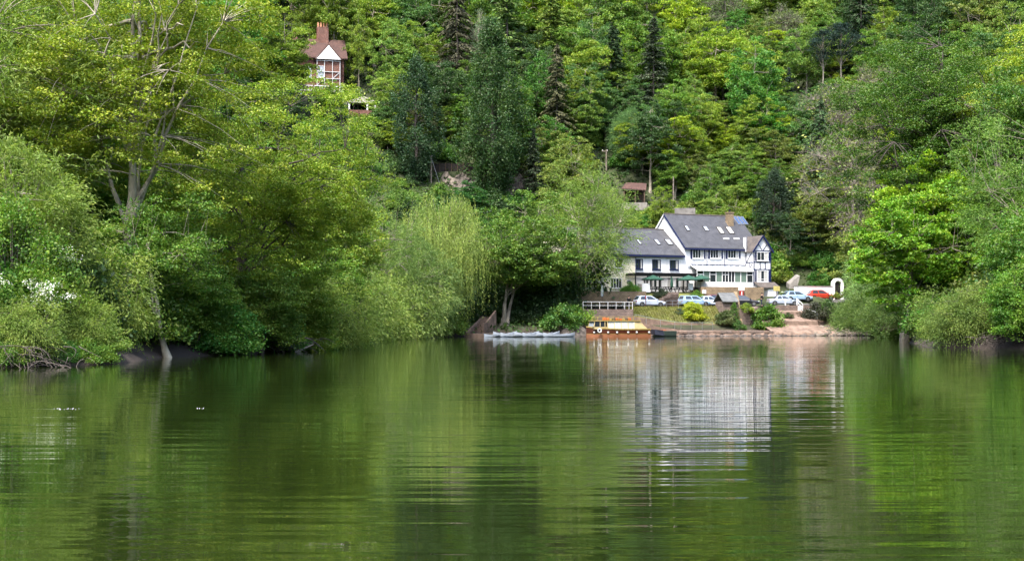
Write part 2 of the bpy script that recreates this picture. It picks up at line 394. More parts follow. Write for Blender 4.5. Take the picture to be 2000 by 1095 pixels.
def broad(seed, H, Rr, base=0.25, nclump=150, per=70, leaf=0.3, cr=0.9, flat=0.5, lean=(0, 0), stems=1, style='leafy', wr=None, limbs=12, up=0.6, width=0.62, shell=0.45, spread=0.35):
    """broadleaf tree: stems, limbs, twigs and separate leaf sprays in an uneven crown. style: leafy / willow"""
    rng = np.random.default_rng(seed); W = Wood(); C = Crown()
    lean = np.array([lean[0], lean[1], 0.0]); r0 = wr or H * 0.017
    axes = []
    for k in range(stems):
        off = np.array([rng.uniform(-1, 1), rng.uniform(-1, 1), 0]) * (0.5 if stems > 1 else 0)
        top = np.array([0, 0, H * 0.9]) + lean + off * (H * 0.12 if stems > 1 else 0)
        mid = np.array([rng.normal() * spread, rng.normal() * spread, H * 0.45]) + lean * 0.25 + off * 1.6
        p = bez(off * 0.6, mid, top, 12); p[1:-1, :2] += rng.normal(size=(10, 2)) * H * 0.006
        W.limb(p, r0 * (1 if stems == 1 else 0.75), r0 * 0.12, 8, flare=r0 * 0.7); axes.append(p)
    zc = H * (base + (1 - base) * 0.5); hz_ = H * (1 - base) * 0.5
    cen = np.array([0, 0, zc]) + lean * 0.75; rad = np.array([Rr, Rr, hz_])
    lob = lobes(rng, 11, 0.42)
    anchors = [a[2:] for a in axes]
    for k in range(limbs):
        ax = axes[k % stems]; i0 = int(rng.integers(3, 10)); st = ax[i0]
        az = rng.uniform(0, 2 * pi); f = (st[2] / H)
        u = np.array([cos(az), sin(az), rng.uniform(-0.15, 0.5)]); e = cen + unit(u) * rad * rng.uniform(0.55, 0.85) * lob(unit(u))
        e[2] = max(e[2], st[2] - 0.05 * H)
        m = (st + e) / 2 + np.array([0, 0, H * 0.05 * rng.uniform(0, 1)])
        p = bez(st, m, e, 8); p[1:] += rng.normal(size=(7, 3)) * H * 0.006
        W.limb(p, r0 * rng.uniform(0.22, 0.4), r0 * 0.06, 5); anchors.append(p[1:])
    A = np.concatenate(anchors)
    u = unit(rng.normal(size=(nclump * 2, 3)) * np.array([1, 1, 0.9])); u = u[u[:, 2] > -0.8][:nclump]
    rr = rng.uniform(0, 1, len(u)) ** shell
    cc = cen + u * rad * (rr * lob(u))[:, None]
    cc[:, 2] = np.maximum(cc[:, 2], H * base * 0.5 + rng.uniform(0, 1, len(cc)))
    for c, d in zip(cc, u):
        a = A[np.argmin(((A - c) ** 2).sum(1) + 0.6 * np.maximum(A[:, 2] - c[2], 0) ** 2)]
        m = (a + c) / 2 + np.array([0, 0, 0.12 * np.linalg.norm(c - a)])
        W.limb(bez(a, m, c, 4), r0 * 0.07 + 0.008, 0.006, 3)
    N = len(cc)
    if style == 'leafy':
        ns = 5; sub = np.repeat(cc, ns, 0) + rng.normal(size=(N * ns, 3)) * cr * np.array([0.55, 0.55, 0.24])
        k = max(4, per // ns)
        c2 = np.repeat(sub, k, 0); o = rng.normal(size=(len(c2), 3)) * np.array([1, 1, flat + 0.08]) * cr * 0.33
        o[:, 2] -= 0.25 * (o[:, 0] ** 2 + o[:, 1] ** 2) / cr
        C.add(leaves(c2 + o, leaf, rng, up, width))
    else:                                     # fine shoots arching out and down
        k = 9; ns = max(3, per // k)
        st = np.repeat(cc, ns, 0) + rng.normal(size=(N * ns, 3)) * cr * 0.3
        d = unit(np.repeat(u, ns, 0) * 0.8 + rng.normal(size=(N * ns, 3)) * 0.55 + np.array([0, 0, 0.45]))
        ln = cr * rng.uniform(0.8, 1.8, N * ns)
        for q in range(k):
            f = (q + 0.5) / k
            pos = st + d * (ln * f)[:, None]; pos[:, 2] -= flat * ln * f ** 2
            tang = d.copy(); tang[:, 2] -= 2 * flat * f
            C.add(leaves(pos + rng.normal(size=pos.shape) * 0.05, leaf, rng, 0.5, width, along=unit(tang)))
    return W.mesh('trunk'), C.mesh('crown')

def weeping(seed, H, Rr, nstr=700, leaf=0.34):
    rng = np.random.default_rng(seed); W = Wood(); C = Crown()
    tr = bez(np.zeros(3), np.array([0.6, 0.2, H * 0.35]), np.array([0.2, 0, H * 0.7]), 10); W.limb(tr, 0.42, 0.1, 8, flare=0.3)
    lob = lobes(rng, 9, 0.3); tops = []
    for k in range(40):
        az = rng.uniform(0, 2 * pi); u = np.array([cos(az), sin(az), rng.uniform(0.1, 1.2) if k % 2 else rng.uniform(0.9, 3.5)]); u = u / np.linalg.norm(u)
        e = np.array([0, 0, H * 0.5]) + u * np.array([Rr, Rr, H * 0.48]) * lob(u) * 0.9
        s0 = tr[int(rng.integers(4, 9))]; p = bez(s0, (s0 + e) / 2 + np.array([0, 0, 1.4]), e, 9); W.limb(p, 0.11, 0.015, 4); tops.append(p[3:])
    T = np.concatenate(tops)
    st = T[rng.integers(0, len(T), nstr)] + rng.normal(size=(nstr, 3)) * np.array([0.7, 0.7, 0.4])
    ln = np.minimum(rng.uniform(0.15, 0.55, nstr) * H, st[:, 2] - 0.8).clip(0.6)
    out = unit(st * np.array([1, 1, 0])) ; k = 30
    sway = rng.normal(size=(nstr, 3)) * np.array([0.25, 0.25, 0])
    for q in range(k):
        f = (q + 0.5) / k
        pos = st + out * (0.5 * np.sqrt(f)) + sway * f; pos[:, 2] -= ln * f ** 1.15
        tang = np.tile(np.array([0, 0, -1.0]), (nstr, 1)) + out * 0.25
        C.add(leaves(pos + rng.normal(size=pos.shape) * 0.07, leaf, rng, 0.1, 0.26, along=tang, out=out * 0.8))
    return W.mesh('trunk'), C.mesh('crown')

def conifer(seed, H, Rr, base=0.1, whorls=34, per_br=5, droop=0.25, leaf=0.5, dens=16, taper=1.0, open_=0.0):
    """straight stem, whorls of drooping boughs with hanging sprays"""
    rng = np.random.default_rng(seed); W = Wood(); C = Crown()
    st = np.zeros((10, 3)); st[:, 2] = np.linspace(0, H, 10); st[1:, :2] += rng.normal(size=(9, 2)) * 0.05
    W.limb(st, H * 0.014, 0.02, 7, flare=0.1)
    for z in np.linspace(base, 0.985, whorls):
        if rng.uniform() < open_: continue
        for k in range(per_br):
            az = rng.uniform(0, 2 * pi); r = Rr * (1 - z) ** taper * rng.uniform(0.55, 1.12) + 0.25
            o = np.array([0, 0, z * H]) + np.array([0, 0, rng.normal() * 0.2]); d = np.array([cos(az), sin(az), 0.0])
            e = o + d * r + np.array([0, 0, -droop * r + 0.1 * r]); m = o + d * r * 0.5 + np.array([0, 0, 0.08 * r])
            p = bez(o, m, e, 4); W.limb(p, 0.05, 0.01, 3)
            n = max(4, int(dens * r)); t = rng.uniform(0.12, 1, n)[:, None]
            pos = (1 - t) ** 2 * o + 2 * t * (1 - t) * m + t ** 2 * e
            side = np.cross(d, [0, 0, 1.0]); s = rng.normal(size=(n, 1)) * 0.28 * r * (1.05 - t)
            pos = pos + side * s; pos[:, 2] -= np.abs(s[:, 0]) * 0.25 + rng.uniform(0, 0.25, n)
            C.add(leaves(pos, leaf, rng, 0.5, 0.36, along=d + side * np.sign(s) * 0.5 + np.array([0, 0, -droop * 1.2])))
    return W.mesh('trunk'), C.mesh('crown')

def column(seed, H, Rr, nclump=260, per=56, leaf=0.34):
    """dense dark evergreen column down to the ground (cypress, ivy-clad stem)"""
    rng = np.random.default_rng(seed); W = Wood(); C = Crown()
    st = np.zeros((10, 3)); st[:, 2] = np.linspace(0, H * 0.97, 10); st[1:, :2] += rng.normal(size=(9, 2)) * 0.1; W.limb(st, H * 0.018, 0.03, 7)
    z = rng.uniform(0.04, 1, nclump) ** 1.15; az = rng.uniform(0, 2 * pi, nclump)
    prof = np.interp(z, [0, 0.1, 0.3, 0.45, 0.75, 1], [0.25, 0.42, 0.9, 1.0, 0.66, 0.08]) * Rr * rng.uniform(0.5, 1.12, nclump)
    prof = prof * (1 + 0.22 * np.sin(3 * az + 9 * z + seed))
    c = np.stack([np.cos(az) * prof, np.sin(az) * prof, z * H], 1)
    for q in c: W.limb(bez(np.array([0, 0, max(0.2, q[2] - 0.8)]), (q * np.array([.5, .5, 1])), q, 3), 0.04, 0.008, 3)
    c2 = np.repeat(c, per, 0); o = rng.normal(size=(len(c2), 3)) * np.array([0.3, 0.3, 0.5]) * Rr * 0.28
    C.add(leaves(c2 + o, leaf, rng, 0.35, 0.55))
    return W.mesh('trunk'), C.mesh('crown')

def pine(seed, H, Rr):
    rng = np.random.default_rng(seed); W = Wood(); C = Crown()
    st = np.zeros((10, 3)); st[:, 2] = np.linspace(0, H * 0.95, 10); st[2:, :2] += np.cumsum(rng.normal(size=(8, 2)) * 0.12, 0); W.limb(st, H * 0.013, 0.06, 7)
    cs = []
    for k in range(26):
        z = rng.uniform(0.66, 1.0); az = rng.uniform(0, 2 * pi); r = Rr * rng.uniform(0.2, 1) * (1.25 - 0.7 * abs(z - 0.82) / 0.18)
        i = min(9, int(z * 9.4)); o = st[i - 1]; e = np.array([st[i][0] + cos(az) * r, st[i][1] + sin(az) * r, z * H + rng.normal() * 0.3])
        W.limb(bez(o, (o + e) / 2 + np.array([0, 0, -0.2]), e, 4), 0.06, 0.015, 4); cs.append(e)
    for k in range(10):                        # dead snags on the bare stem
        z = rng.uniform(0.25, 0.66) * H; az = rng.uniform(0, 6.28); o = np.array([0, 0, z]); W.limb(bez(o, o + [cos(az) * .5, sin(az) * .5, 0], o + [cos(az), sin(az), 0.1], 3), 0.025, 0.008, 3)
    c2 = np.repeat(np.array(cs), 150, 0); o = rng.normal(size=(len(c2), 3)) * np.array([0.62, 0.62, 0.26])
    C.add(leaves(c2 + o, 0.36, rng, 0.7, 0.3))
    return W.mesh('trunk'), C.mesh('crown')

def bare(seed, H, Rr, twigs=900, leafn=4200, leaf=0.26):
    """tree hardly in leaf: a haze of pale twigs with few small leaves"""
    rng = np.random.default_rng(seed); W = Wood(); C = Crown()
    tr = bez(np.zeros(3), np.array([0.3, 0, H * 0.4]), np.array([0, 0.2, H * 0.8]), 10); W.limb(tr, H * 0.018, 0.05, 7)
    tr2 = bez(np.array([0.4, 0.2, 0]), np.array([1.0, 0, H * 0.4]), np.array([1.6, 0.2, H * 0.75]), 10); W.limb(tr2, H * 0.013, 0.05, 6)
    lob = lobes(rng, 9, 0.35); ends = []; cen = np.array([0.4, 0, H * 0.58])
    for k in range(34):
        src = tr if k % 2 else tr2; o = src[int(rng.integers(3, 10))]
        u = unit(rng.normal(size=3) + np.array([0, 0, 0.35])); e = cen + u * np.array([Rr, Rr, H * 0.42]) * lob(u) * rng.uniform(0.5, 0.95)
        p = bez(o, (o + e) / 2 + np.array([0, 0, 0.5]), e, 7); W.limb(p, 0.09, 0.02, 4); ends.append(p[2:])
    E = np.concatenate(ends); tip = []
    for k in range(twigs):
        o = E[rng.integers(0, len(E))]; d = unit(unit(o - cen) * 0.6 + rng.normal(size=3) * 0.7 + np.array([0, 0, 0.3])); l = rng.uniform(0.6, 1.9)
        e = o + d * l; W.limb(bez(o, o + d * l * 0.5 + rng.normal(size=3) * 0.12, e, 4), 0.022, 0.008, 3); tip.append(e)
        for _ in range(2):
            d2 = unit(d + rng.normal(size=3) * 0.6); q = o + d * l * rng.uniform(0.3, 0.9); W.limb(np.stack([q, q + d2 * 0.4, q + d2 * 0.8]), 0.013, 0.006, 3)
    T = np.array(tip); C.add(leaves(T[rng.integers(0, len(T), leafn)] + rng.normal(size=(leafn, 3)) * 0.3, leaf, rng, 0.5, 0.6))
    return W.mesh('trunk'), C.mesh('crown')

def bush(seed, H, Rr, nclump=60, per=60, leaf=0.25, style='leafy', cr=0.55, blossom=0.0):
    rng = np.random.default_rng(seed); W = Wood(); C = Crown(); B = Crown()
    lob = lobes(rng, 8, 0.35)
    u = unit(rng.normal(size=(nclump, 3))); u[:, 2] = np.abs(u[:, 2]) * 1.1 - 0.1; u = unit(u)
    c = u * np.array([Rr, Rr, H]) * (rng.uniform(0.25, 1, nclump) ** 0.4 * lob(u))[:, None]; c[:, 2] = np.maximum(c[:, 2], 0.12 * H)
    for q in c: W.limb(bez(np.array([q[0] * 0.15, q[1] * 0.15, 0]), np.array([q[0] * .5, q[1] * .5, q[2] * .75]), q, 4), 0.035, 0.008, 3)
    if style == 'leafy':
        c2 = np.repeat(c, per, 0); C.add(leaves(c2 + rng.normal(size=(len(c2), 3)) * np.array([1, 1, 0.6]) * cr * 0.6, leaf, rng, 0.5, 0.62))
    else:
        k = 7; ns = max(3, per // k); st = np.repeat(c, ns, 0) + rng.normal(size=(len(c) * ns, 3)) * cr * 0.4
        d = unit(np.repeat(u, ns, 0) * 0.7 + rng.normal(size=st.shape) * 0.5 + np.array([0, 0, 0.7])); ln = cr * rng.uniform(0.9, 2.2, len(st))
        for q in range(k):
            f = (q + .5) / k; pos = st + d * (ln * f)[:, None]; pos[:, 2] -= 0.3 * ln * f * f
            C.add(leaves(pos + rng.normal(size=pos.shape) * 0.04, leaf, rng, 0.5, 0.3, along=d))
    bl = None
    if blossom:
        sel = c[(u[:, 2] > 0.1) & (rng.uniform(size=len(c)) < blossom)]; c3 = np.repeat(sel * 1.04, 9, 0) + rng.normal(size=(len(sel) * 9, 3)) * np.array([.5, .5, .3]) * cr; c3 = np.repeat(c3, 34, 0)
        B.add(leaves(c3 + rng.normal(size=c3.shape) * np.array([.16, .16, .07]), 0.065, rng, 0.8, 0.9)); bl = B.mesh('blossom')
    return W.mesh('trunk'), C.mesh('crown'), bl

PROTO = {}
def plant(kind, label, cat, loc, col, scale=1.0, rz=0.0, group=None, name=None, leafm='leaf_broad', bark='bark_grey', sxy=1.0, crown='crown', bcol=None):
    """a tree or shrub: Empty at its foot > trunk, crown (meshes shared between plants of a kind)"""
    ms = PROTO[kind]
    o = thing(name or 'broadleaf_tree', label, cat, loc, rz, group)
    o.scale = (scale * sxy, scale * sxy, scale)
    for me, nm, mm in ((ms[0], 'trunk', bark), (ms[1], crown, leafm)) + (((ms[2], 'blossom', 'blossom'),) if len(ms) > 2 and ms[2] else ()):
        if not me.materials: me.materials.append(None)
        p = bpy.data.objects.new(nm, me); COL.objects.link(p); p.parent = o
        p.material_slots[0].link = 'OBJECT'; p.material_slots[0].material = MATS[mm]
        p.color = (*[0.82 * c_ for c_ in col], 1) if nm != 'blossom' else (*(bcol or (0.75, 0.75, 0.68)), 1)
    return o
# ------------------------------------------------------------------ surfaces of the inn's site
mat('concrete_pink', (0.19, 0.13, 0.10), 0.92, 0.2, 1.4, 0.03, 6, col2=(0.085, 0.06, 0.045))
mat('concrete_grey', (0.1976, 0.1820, 0.1612), 0.92, 0.2, 1.2, 0.02, 6)
mat('asphalt_pale', (0.0884, 0.0806, 0.0754), 0.95, 0.2, 1.5, 0.01, 12)
mat('paving', (0.1768, 0.1508, 0.1196), 0.9, 0.2, 1.5, 0.01, 8)
mat('lawn', (0.11, 0.125, 0.03), 0.95, 0.25, 0.9, 0.03, 8, col2=(0.085, 0.07, 0.03))
mat('white_render', (0.74, 0.74, 0.74), 0.75, 0.02, 1.6, 0.004, 6, col2=(0.60, 0.595, 0.57), stretch=(1, 1, 0.12))
mat('cream_render', (0.68, 0.63, 0.47), 0.8, 0.03, 0.7, 0.004, 6)
mat('white_paint', (0.60, 0.60, 0.60), 0.45, 0.02, 2.0); mat('navy_paint', (0.0062, 0.0114, 0.0546), 0.45, 0.1, 2.0)
mat('black_paint', (0.0073, 0.0073, 0.0088), 0.5, 0.2, 2.0); mat('wood_dark', (0.0234, 0.0182, 0.0156), 0.8, 0.25, 3.0, 0.006, 10, stretch=(1, 1, 4))
mat('wood_brown', (0.0884, 0.0572, 0.0364), 0.85, 0.25, 3.0, 0.01, 9); mat('wood_grey', (0.1716, 0.1456, 0.1144), 0.9, 0.25, 3.0, 0.01, 9)
mat('steel', (0.2860, 0.2912, 0.2964), 0.4, 0.08, 3.0, metal=0.7); mat('rope', (0.2600, 0.2184, 0.1560), 0.9)
brick_mat('stone_gold', (0.28, 0.20, 0.115), (0.19, 0.135, 0.08), (0.1040, 0.0832, 0.0572), 0.42, 0.19, 0.02)
brick_mat('stone_pink', (0.1872, 0.1352, 0.1092), (0.1352, 0.0988, 0.0832), (0.0884, 0.0676, 0.0572), 0.5, 0.22, 0.02)
brick_mat('brick_red', (0.1768, 0.0520, 0.0312), (0.1352, 0.0416, 0.0260), (0.1664, 0.1248, 0.1040), 0.23, 0.075, 0.01)
brick_mat('slate', (0.0494, 0.0494, 0.0546), (0.0364, 0.0364, 0.0416), (0.0182, 0.0182, 0.0208), 0.30, 0.16, 0.008, rough=0.6, bump=0.012)
brick_mat('tile_red', (0.065, 0.03, 0.024), (0.045, 0.022, 0.018), (0.0624, 0.0260, 0.0156), 0.2, 0.12, 0.008, bump=0.012)
brick_mat('tile_brown', (0.0884, 0.0728, 0.0624), (0.0676, 0.0572, 0.0520), (0.0364, 0.0312, 0.0286), 0.26, 0.14, 0.008, bump=0.012)
mat('rock', (0.1560, 0.1300, 0.1066), 0.95, 0.35, 0.7, 0.08, 3.0, col2=(0.0520, 0.0442, 0.0364))
mat('rock_dark', (0.0780, 0.0650, 0.0572), 0.95, 0.35, 1.2, 0.06, 4.0)
brick_mat('slate_light', (0.12, 0.125, 0.125), (0.09, 0.095, 0.095), (0.05, 0.05, 0.05), 0.3, 0.16, 0.008, rough=0.7, bump=0.012)
glass_mat('glass_dark'); glass_mat('glass_green', (0.12, 0.17, 0.14), 0.08); glass_mat('glass_pale', (0.26, 0.29, 0.33), 0.1)  # the green base colour imitates reflections in the conservatory panes
mat('curtain', (0.4, 0.39, 0.36), 0.9, 0.06, 6.0)

def zcp(s): return 3.65 + 0.012 * s
def sm(s, t, z): return tuple(site(s, t, z))
def strip(name, m, pts_rows, kind='structure', parent=None, smooth=False):
    """sheet through rows of points"""
    k = len(pts_rows[0]); b = MB()
    b.add([p for r_ in pts_rows for p in r_], [(i * k + j, i * k + j + 1, (i + 1) * k + j + 1, (i + 1) * k + j) for i in range(len(pts_rows) - 1) for j in range(k - 1)])
    o = b.build(name, m, parent, smooth=smooth)
    if kind: tag(o, kind=kind)
    return o
def profile_wall(pts, t0, t1, zb):
    """wall whose top follows (s, z) points, standing between t0 and t1 down to zb"""
    b = MB(); n = len(pts)
    for (sa, za), (sb, zb_) in zip(pts[:-1], pts[1:]):
        pass
    top_f = [site(s, t0, z) for s, z in pts]; top_b = [site(s, t1, z) for s, z in pts]
    bot_f = [site(s, t0, zb) for s, z in pts]; bot_b = [site(s, t1, zb) for s, z in pts]
    v = top_f + top_b + bot_f + bot_b; f = []
    for i in range(n - 1):
        f += [(i, i + 1, n + i + 1, n + i), (2 * n + i, 2 * n + i + 1, i + 1, i), (n + i, n + i + 1, 3 * n + i + 1, 3 * n + i)]
    f += [(0, n, 3 * n, 2 * n), (n - 1, 2 * n - 1, 4 * n - 1, 3 * n - 1)]
    return b.add(v, f)
S = s_at
rs = np.random.default_rng(3)

# quay edge, crumbling
ss = np.linspace(S(1146, 0), S(1512, 0), 60)
rows = [[site(s, -0.55 + rs.uniform(-.12, .12), -1.2) for s in ss], [site(s, -0.1 + rs.uniform(-.12, .12), 0.12 + rs.uniform(-.08, .08)) for s in ss], [site(s, 0.05 + rs.uniform(-.06, .06), 0.56 + rs.uniform(-.05, .05)) for s in ss], [site(s, 0.5, 0.66) for s in ss], [site(s, 4.7, 0.76) for s in ss]]
qy = strip('quay', 'concrete_pink', rows)
s_k = S(1268, 0)
while s_k < S(1508, 0):
    l_k = rs.uniform(0.45, 0.95); a_k = site(s_k, -0.06, 0); o_ = MB().box(0, l_k - 0.03, rs.uniform(-.06, .05), 0.5, 0.36, 0.70 + rs.uniform(-.04, .05)).build('coping_stone', 'stone_pink' if rs.uniform() < .4 else 'concrete_pink', qy, bevel=.03)
    o_.location = (a_k.x, a_k.y, 0); o_.rotation_euler = (0, 0, PHI + rs.uniform(-.02, .02)); s_k += l_k
fs_ = np.linspace(S(1146, 0), S(1690, 0), 130)
strip('quay_footing', 'rock_dark', [[site(s, -1.0, -1.2) for s in fs_], [site(s, -0.62 + rs.uniform(-.15, .12) - max(0, s - 41) * .5, 0.02 + rs.uniform(-.04, .14)) for s in fs_], [site(s, -0.3 - max(0, s - 41) * .5, 0.1 + rs.uniform(-.1, .2)) for s in fs_], [site(s, 0.4 - max(0, s - 41) * .5, -0.2) for s in fs_]])
# retaining wall of the grass bank and the ramp before it
zw = lambda px, py, t: (S(px, t), z_at(py, S(px, t), t))
w_ = profile_wall([zw(1236, 617, 4.6), zw(1262, 621, 4.6), zw(1300, 627, 4.6), zw(1322, 630, 4.6), zw(1380, 632, 4.6), zw(1436, 634, 4.6)], 4.6, 4.95, 0.3)
tag(w_.build('retaining_wall', 'concrete_pink'), 'low pink rendered wall holding up the grass bank behind the ferry', 'wall')
r_ = profile_wall([(S(1236, 3.6), 1.9), (S(1290, 3.6), 1.15), (S(1332, 3.6), 0.79)], 3.3, 4.6, 0.2)
tag(r_.build('ramp', 'concrete_pink'), kind='structure')
# grass bank
cols = np.linspace(S(1236, 4.8), S(1436, 4.8), 40)
def bank_top(s): return float(np.interp(s, [S(1236, 4.8), S(1300, 4.8), S(1322, 4.8), S(1436, 4.8)], [z_at(617, S(1236, 4.8), 4.8), z_at(627, S(1300, 4.8), 4.8), z_at(630, S(1322, 4.8), 4.8), z_at(634, S(1436, 4.8), 4.8)]))
rows = []
for k, f_ in enumerate(np.linspace(0, 1, 9)):
    rows.append([site(s, 4.85 + 2.5 * f_, bank_top(s) * (1 - f_) + (zcp(s) + 0.03) * f_ + 0.22 * sin(pi * f_) + rs.uniform(-.03, .03)) for s in cols])
strip('grass_bank', 'lawn', rows, smooth=True)
n_ = 9000; si = rs.uniform(0, 39, n_); fi = rs.uniform(0.02, 1, n_); gp = []
for a, f_ in zip(si, fi):
    s = cols[int(a)]; gp.append(site(s + rs.uniform(-.15, .15), 4.85 + 2.5 * f_, bank_top(s) * (1 - f_) + zcp(s) * f_ + 0.22 * sin(pi * f_) + 0.06))
gv = leaves(np.array(gp), 0.26, rs, 0.1, 0.2, along=np.tile(np.array([0.05, 0.0, 1.0]), (n_, 1)))
go = obj('grass', np_mesh('grass', gv, np.arange(len(gv)).reshape(-1, 4)), 'leaf_fine'); go.color = (0.14, 0.145, 0.03, 1)
tag(go, 'rough sunlit grass on the bank below the parked cars', 'grass', kind='stuff')
# jetty terrace with picnic tables
j0, j1 = S(1138, 4.4), S(1237, 4.4); zj = z_at(603.5, j0, 4.4)
w_ = profile_wall([(j0, zj), (j1, zj)], 4.4, 8.2, 0.2)
tag(w_.build('river_terrace', 'stone_pink'), 'pink stone terrace block carrying the picnic tables above the ferry', 'terrace')
# dark rocky foot at the left of the ferry
def rock_lump(name, label, c, r, m, seed, parent=None, cat='rock'):
    q = np.random.default_rng(seed); b = MB(); lob = lobes(q, 14, 0.45); rings = []
    for i in range(9):
        a = -pi / 2 + pi * i / 8; ring = []
        for j in range(14):
            u = np.array([cos(a) * cos(2 * pi * j / 14), cos(a) * sin(2 * pi * j / 14), sin(a)]); v = u * np.array(r) * lob(u) * (1 + q.uniform(-.06, .06)); ring.append(tuple(np.array(c) + v))
        rings.append(ring)
    o = b.loft(rings).build(name, m, parent)
    return tag(o, label, cat) if label else o
rock_lump('bank_rock', 'dark wet rock at the bow of the orange ferry', sm(S(1128, 1.5), 1.5, 0.2), (1.6, 1.6, 1.25), 'rock_dark', 1)
rock_lump('bank_rock', 'brown rock shelf under the end of the picnic terrace', sm(S(1140, 3.4), 3.4, 0.9), (1.9, 1.2, 1.1), 'rock_dark', 2)
# car park, road, terraces
b0, b1 = S(1120, 7.3), S(1580, 7.3); cs_ = np.linspace(b0, b1, 8)
strip('car_park', 'asphalt_pale', [[site(s, 7.25, zcp(s)) for s in cs_], [site(s, 11.4, zcp(s) + 0.05) for s in cs_], [site(s, 12.4, zcp(s) + 0.06) for s in cs_]])
strip('road', 'asphalt_pale', [[site(33, 11.3, zcp(33) + .07), site(41, 8.5, zcp(41) + .07)], [site(35.5, 14.5, 4.8), site(46, 12, 4.8)], [site(37, 19, 5.3), site(52, 17, 5.3)]])
w_ = profile_wall([(S(1090, 11), 5.95), (S(1262, 11), 5.95)], 11, 11.45, 3.2)
tag(w_.build('garden_wall', 'stone_gold'), 'long golden stone wall below the cream end of the inn', 'wall')
TL, TR = 5.9, 6.62
strip('terrace', 'paving', [[site(S(1080, 11.4), 11.4, TL), site(S(1376, 12.2), 11.9, TL)], [site(S(1080, 11.4), 24, TL), site(S(1376, 12.2) - 1, 24, TL)]])
pt = lambda px, t, z: (S(px, t), z)
w_ = profile_wall([pt(1370, 11.6, TR + .06), pt(1492, 11.6, TR + .06)], 11.6, 12.0, 3.5)
tag(w_.build('terrace_wall', 'stone_gold'), 'golden stone wall of the raised terrace before the conservatory', 'wall')
w_ = profile_wall([pt(1370, 12.0, TR), pt(1492, 12.0, TR)], 12.003, 17.5, 3.5)
tag(w_.build('raised_terrace', 'paving'), kind='structure')
# planted slope with steps between the two walls
cols2 = np.linspace(S(1262, 11), S(1370, 11.6), 14)
strip('planted_slope', 'lawn', [[site(s, 10.3, zcp(s) + 0.08) for s in cols2], [site(s, 11.1, 4.6 + rs.uniform(-.1, .1)) for s in cols2], [site(s, 12.0, TL + .02) for s in cols2]], smooth=True)
st = thing('garden_steps', 'stone steps climbing from the car park to the dining terrace', 'steps')
for k in range(8):
    s0 = S(1268, 10) + k * 0.42; z = zcp(5) + 0.27 * (k + 1)
    b = MB(); b.prism([sm(s0, 9.7, 3.6), sm(s0 + 4.2 - k * .42, 9.7, 3.6), sm(s0 + 4.2 - k * .42, 9.7, z), sm(s0, 9.7, z)], tuple(Vector((SB[0], SB[1], 0)) * 0.9))
    b.build('step', 'stone_pink', st)
# slipway tiers
sl0, sl1 = S(1503, 1), S(1612, 1)
cs3 = np.linspace(sl0, sl1, 16)
J = lambda a: rs.uniform(-a, a)
strip('slipway', 'concrete_pink', [[site(s, -0.4 + J(.15), -0.8) for s in cs3], [site(s, 0.1 + J(.1), 0.35 + J(.06)) for s in cs3], [site(s, 0.5, 0.6) for s in cs3], [site(s, 3.0, 1.42) for s in cs3], [site(s, 3.05, 1.95 + J(.05)) for s in cs3], [site(s, 5.5, 2.75) for s in cs3], [site(s, 5.56, 3.2) for s in cs3], [site(s, 7.0, 3.4) for s in cs3]])
w_ = profile_wall([pt(1508, 7.0, zcp(33) + .02), pt(1585, 7.0, zcp(38) + .02)], 6.95, 7.24, 2.4)
tag(w_.build('slipway_wall', 'stone_pink'), 'grey stone wall between the silver saloon and the slipway', 'wall')
# stone wall with rock face right of the hut
w_ = profile_wall([pt(1444, 4.7, 3.7), pt(1462, 4.7, 3.2), pt(1480, 4.7, 3.9), pt(1512, 4.7, 3.3)], 4.7, 7.2, 0.3)
tag(w_.build('quay_wall', 'stone_pink'), 'overgrown stone quay wall beside the slate-roofed hut', 'wall')
# rubble shore
b = MB()
for k in range(340):
    s = rs.uniform(S(1590, 0.5), 45.5); t = rs.uniform(-0.7, 3.8); r0 = rs.uniform(0.12, 0.42); c = site(s, t - max(0, s - 41) * 0.5, 0.1 + 0.30 * max(t, 0) + J(.1))
    b.lathe([(r0 * .5, -r0 * .6), (r0, -r0 * .1), (r0 * rs.uniform(.7, .95), r0 * .35), (r0 * .35, r0 * .6)], c, 6)
tag(b.build('rubble', 'rock'), 'loose pale rubble stones tipped along the shore', 'rubble', kind='stuff')
cs4 = np.linspace(S(1600, 0.3), 46, 10)
strip('shore', 'concrete_pink', [[site(s, -0.8 - max(0, s - 41) * .4, -0.8) for s in cs4], [site(s, 0.2, 0.25 + J(.1)) for s in cs4], [site(s, 3.5, 1.3 + J(.15)) for s in cs4], [site(s, 7.2, 3.4) for s in cs4]])

# left landing steps below the weeping willow
lo = at(930, 656, 178.6)
ls = thing('landing_steps', 'concrete river steps with sloping side walls below the weeping willow', 'steps', (lo.x, lo.y, 0), R(-28))
MB().box(-1.4, 1.9, -0.9, 0.6, -0.8, 0.42).build('landing', 'concrete_pink', ls)
for k in range(7):
    MB().box(-0.75, 0.75, 0.6 + k * 0.36, 0.6 + (k + 1) * 0.36 + (6 - k) * 0.0, -0.5, 0.42 + 0.3 * (k + 1)).build('step', 'concrete_pink', ls)
MB().prism([(0.78, 0.2, -0.5), (0.78, 3.4, -0.5), (0.78, 3.4, 3.3), (0.78, 0.9, 1.75), (0.78, 0.2, 1.7)], (0.25, 0, 0)).build('side_wall', 'concrete_pink', ls)
MB().prism([(-1.03, -0.9, -0.5), (-1.03, 3.4, -0.5), (-1.03, 3.4, 2.6), (-1.03, -0.9, 0.55)], (0.25, 0, 0)).build('side_wall', 'concrete_pink', ls)
lb = at(958, 652, 178.2)
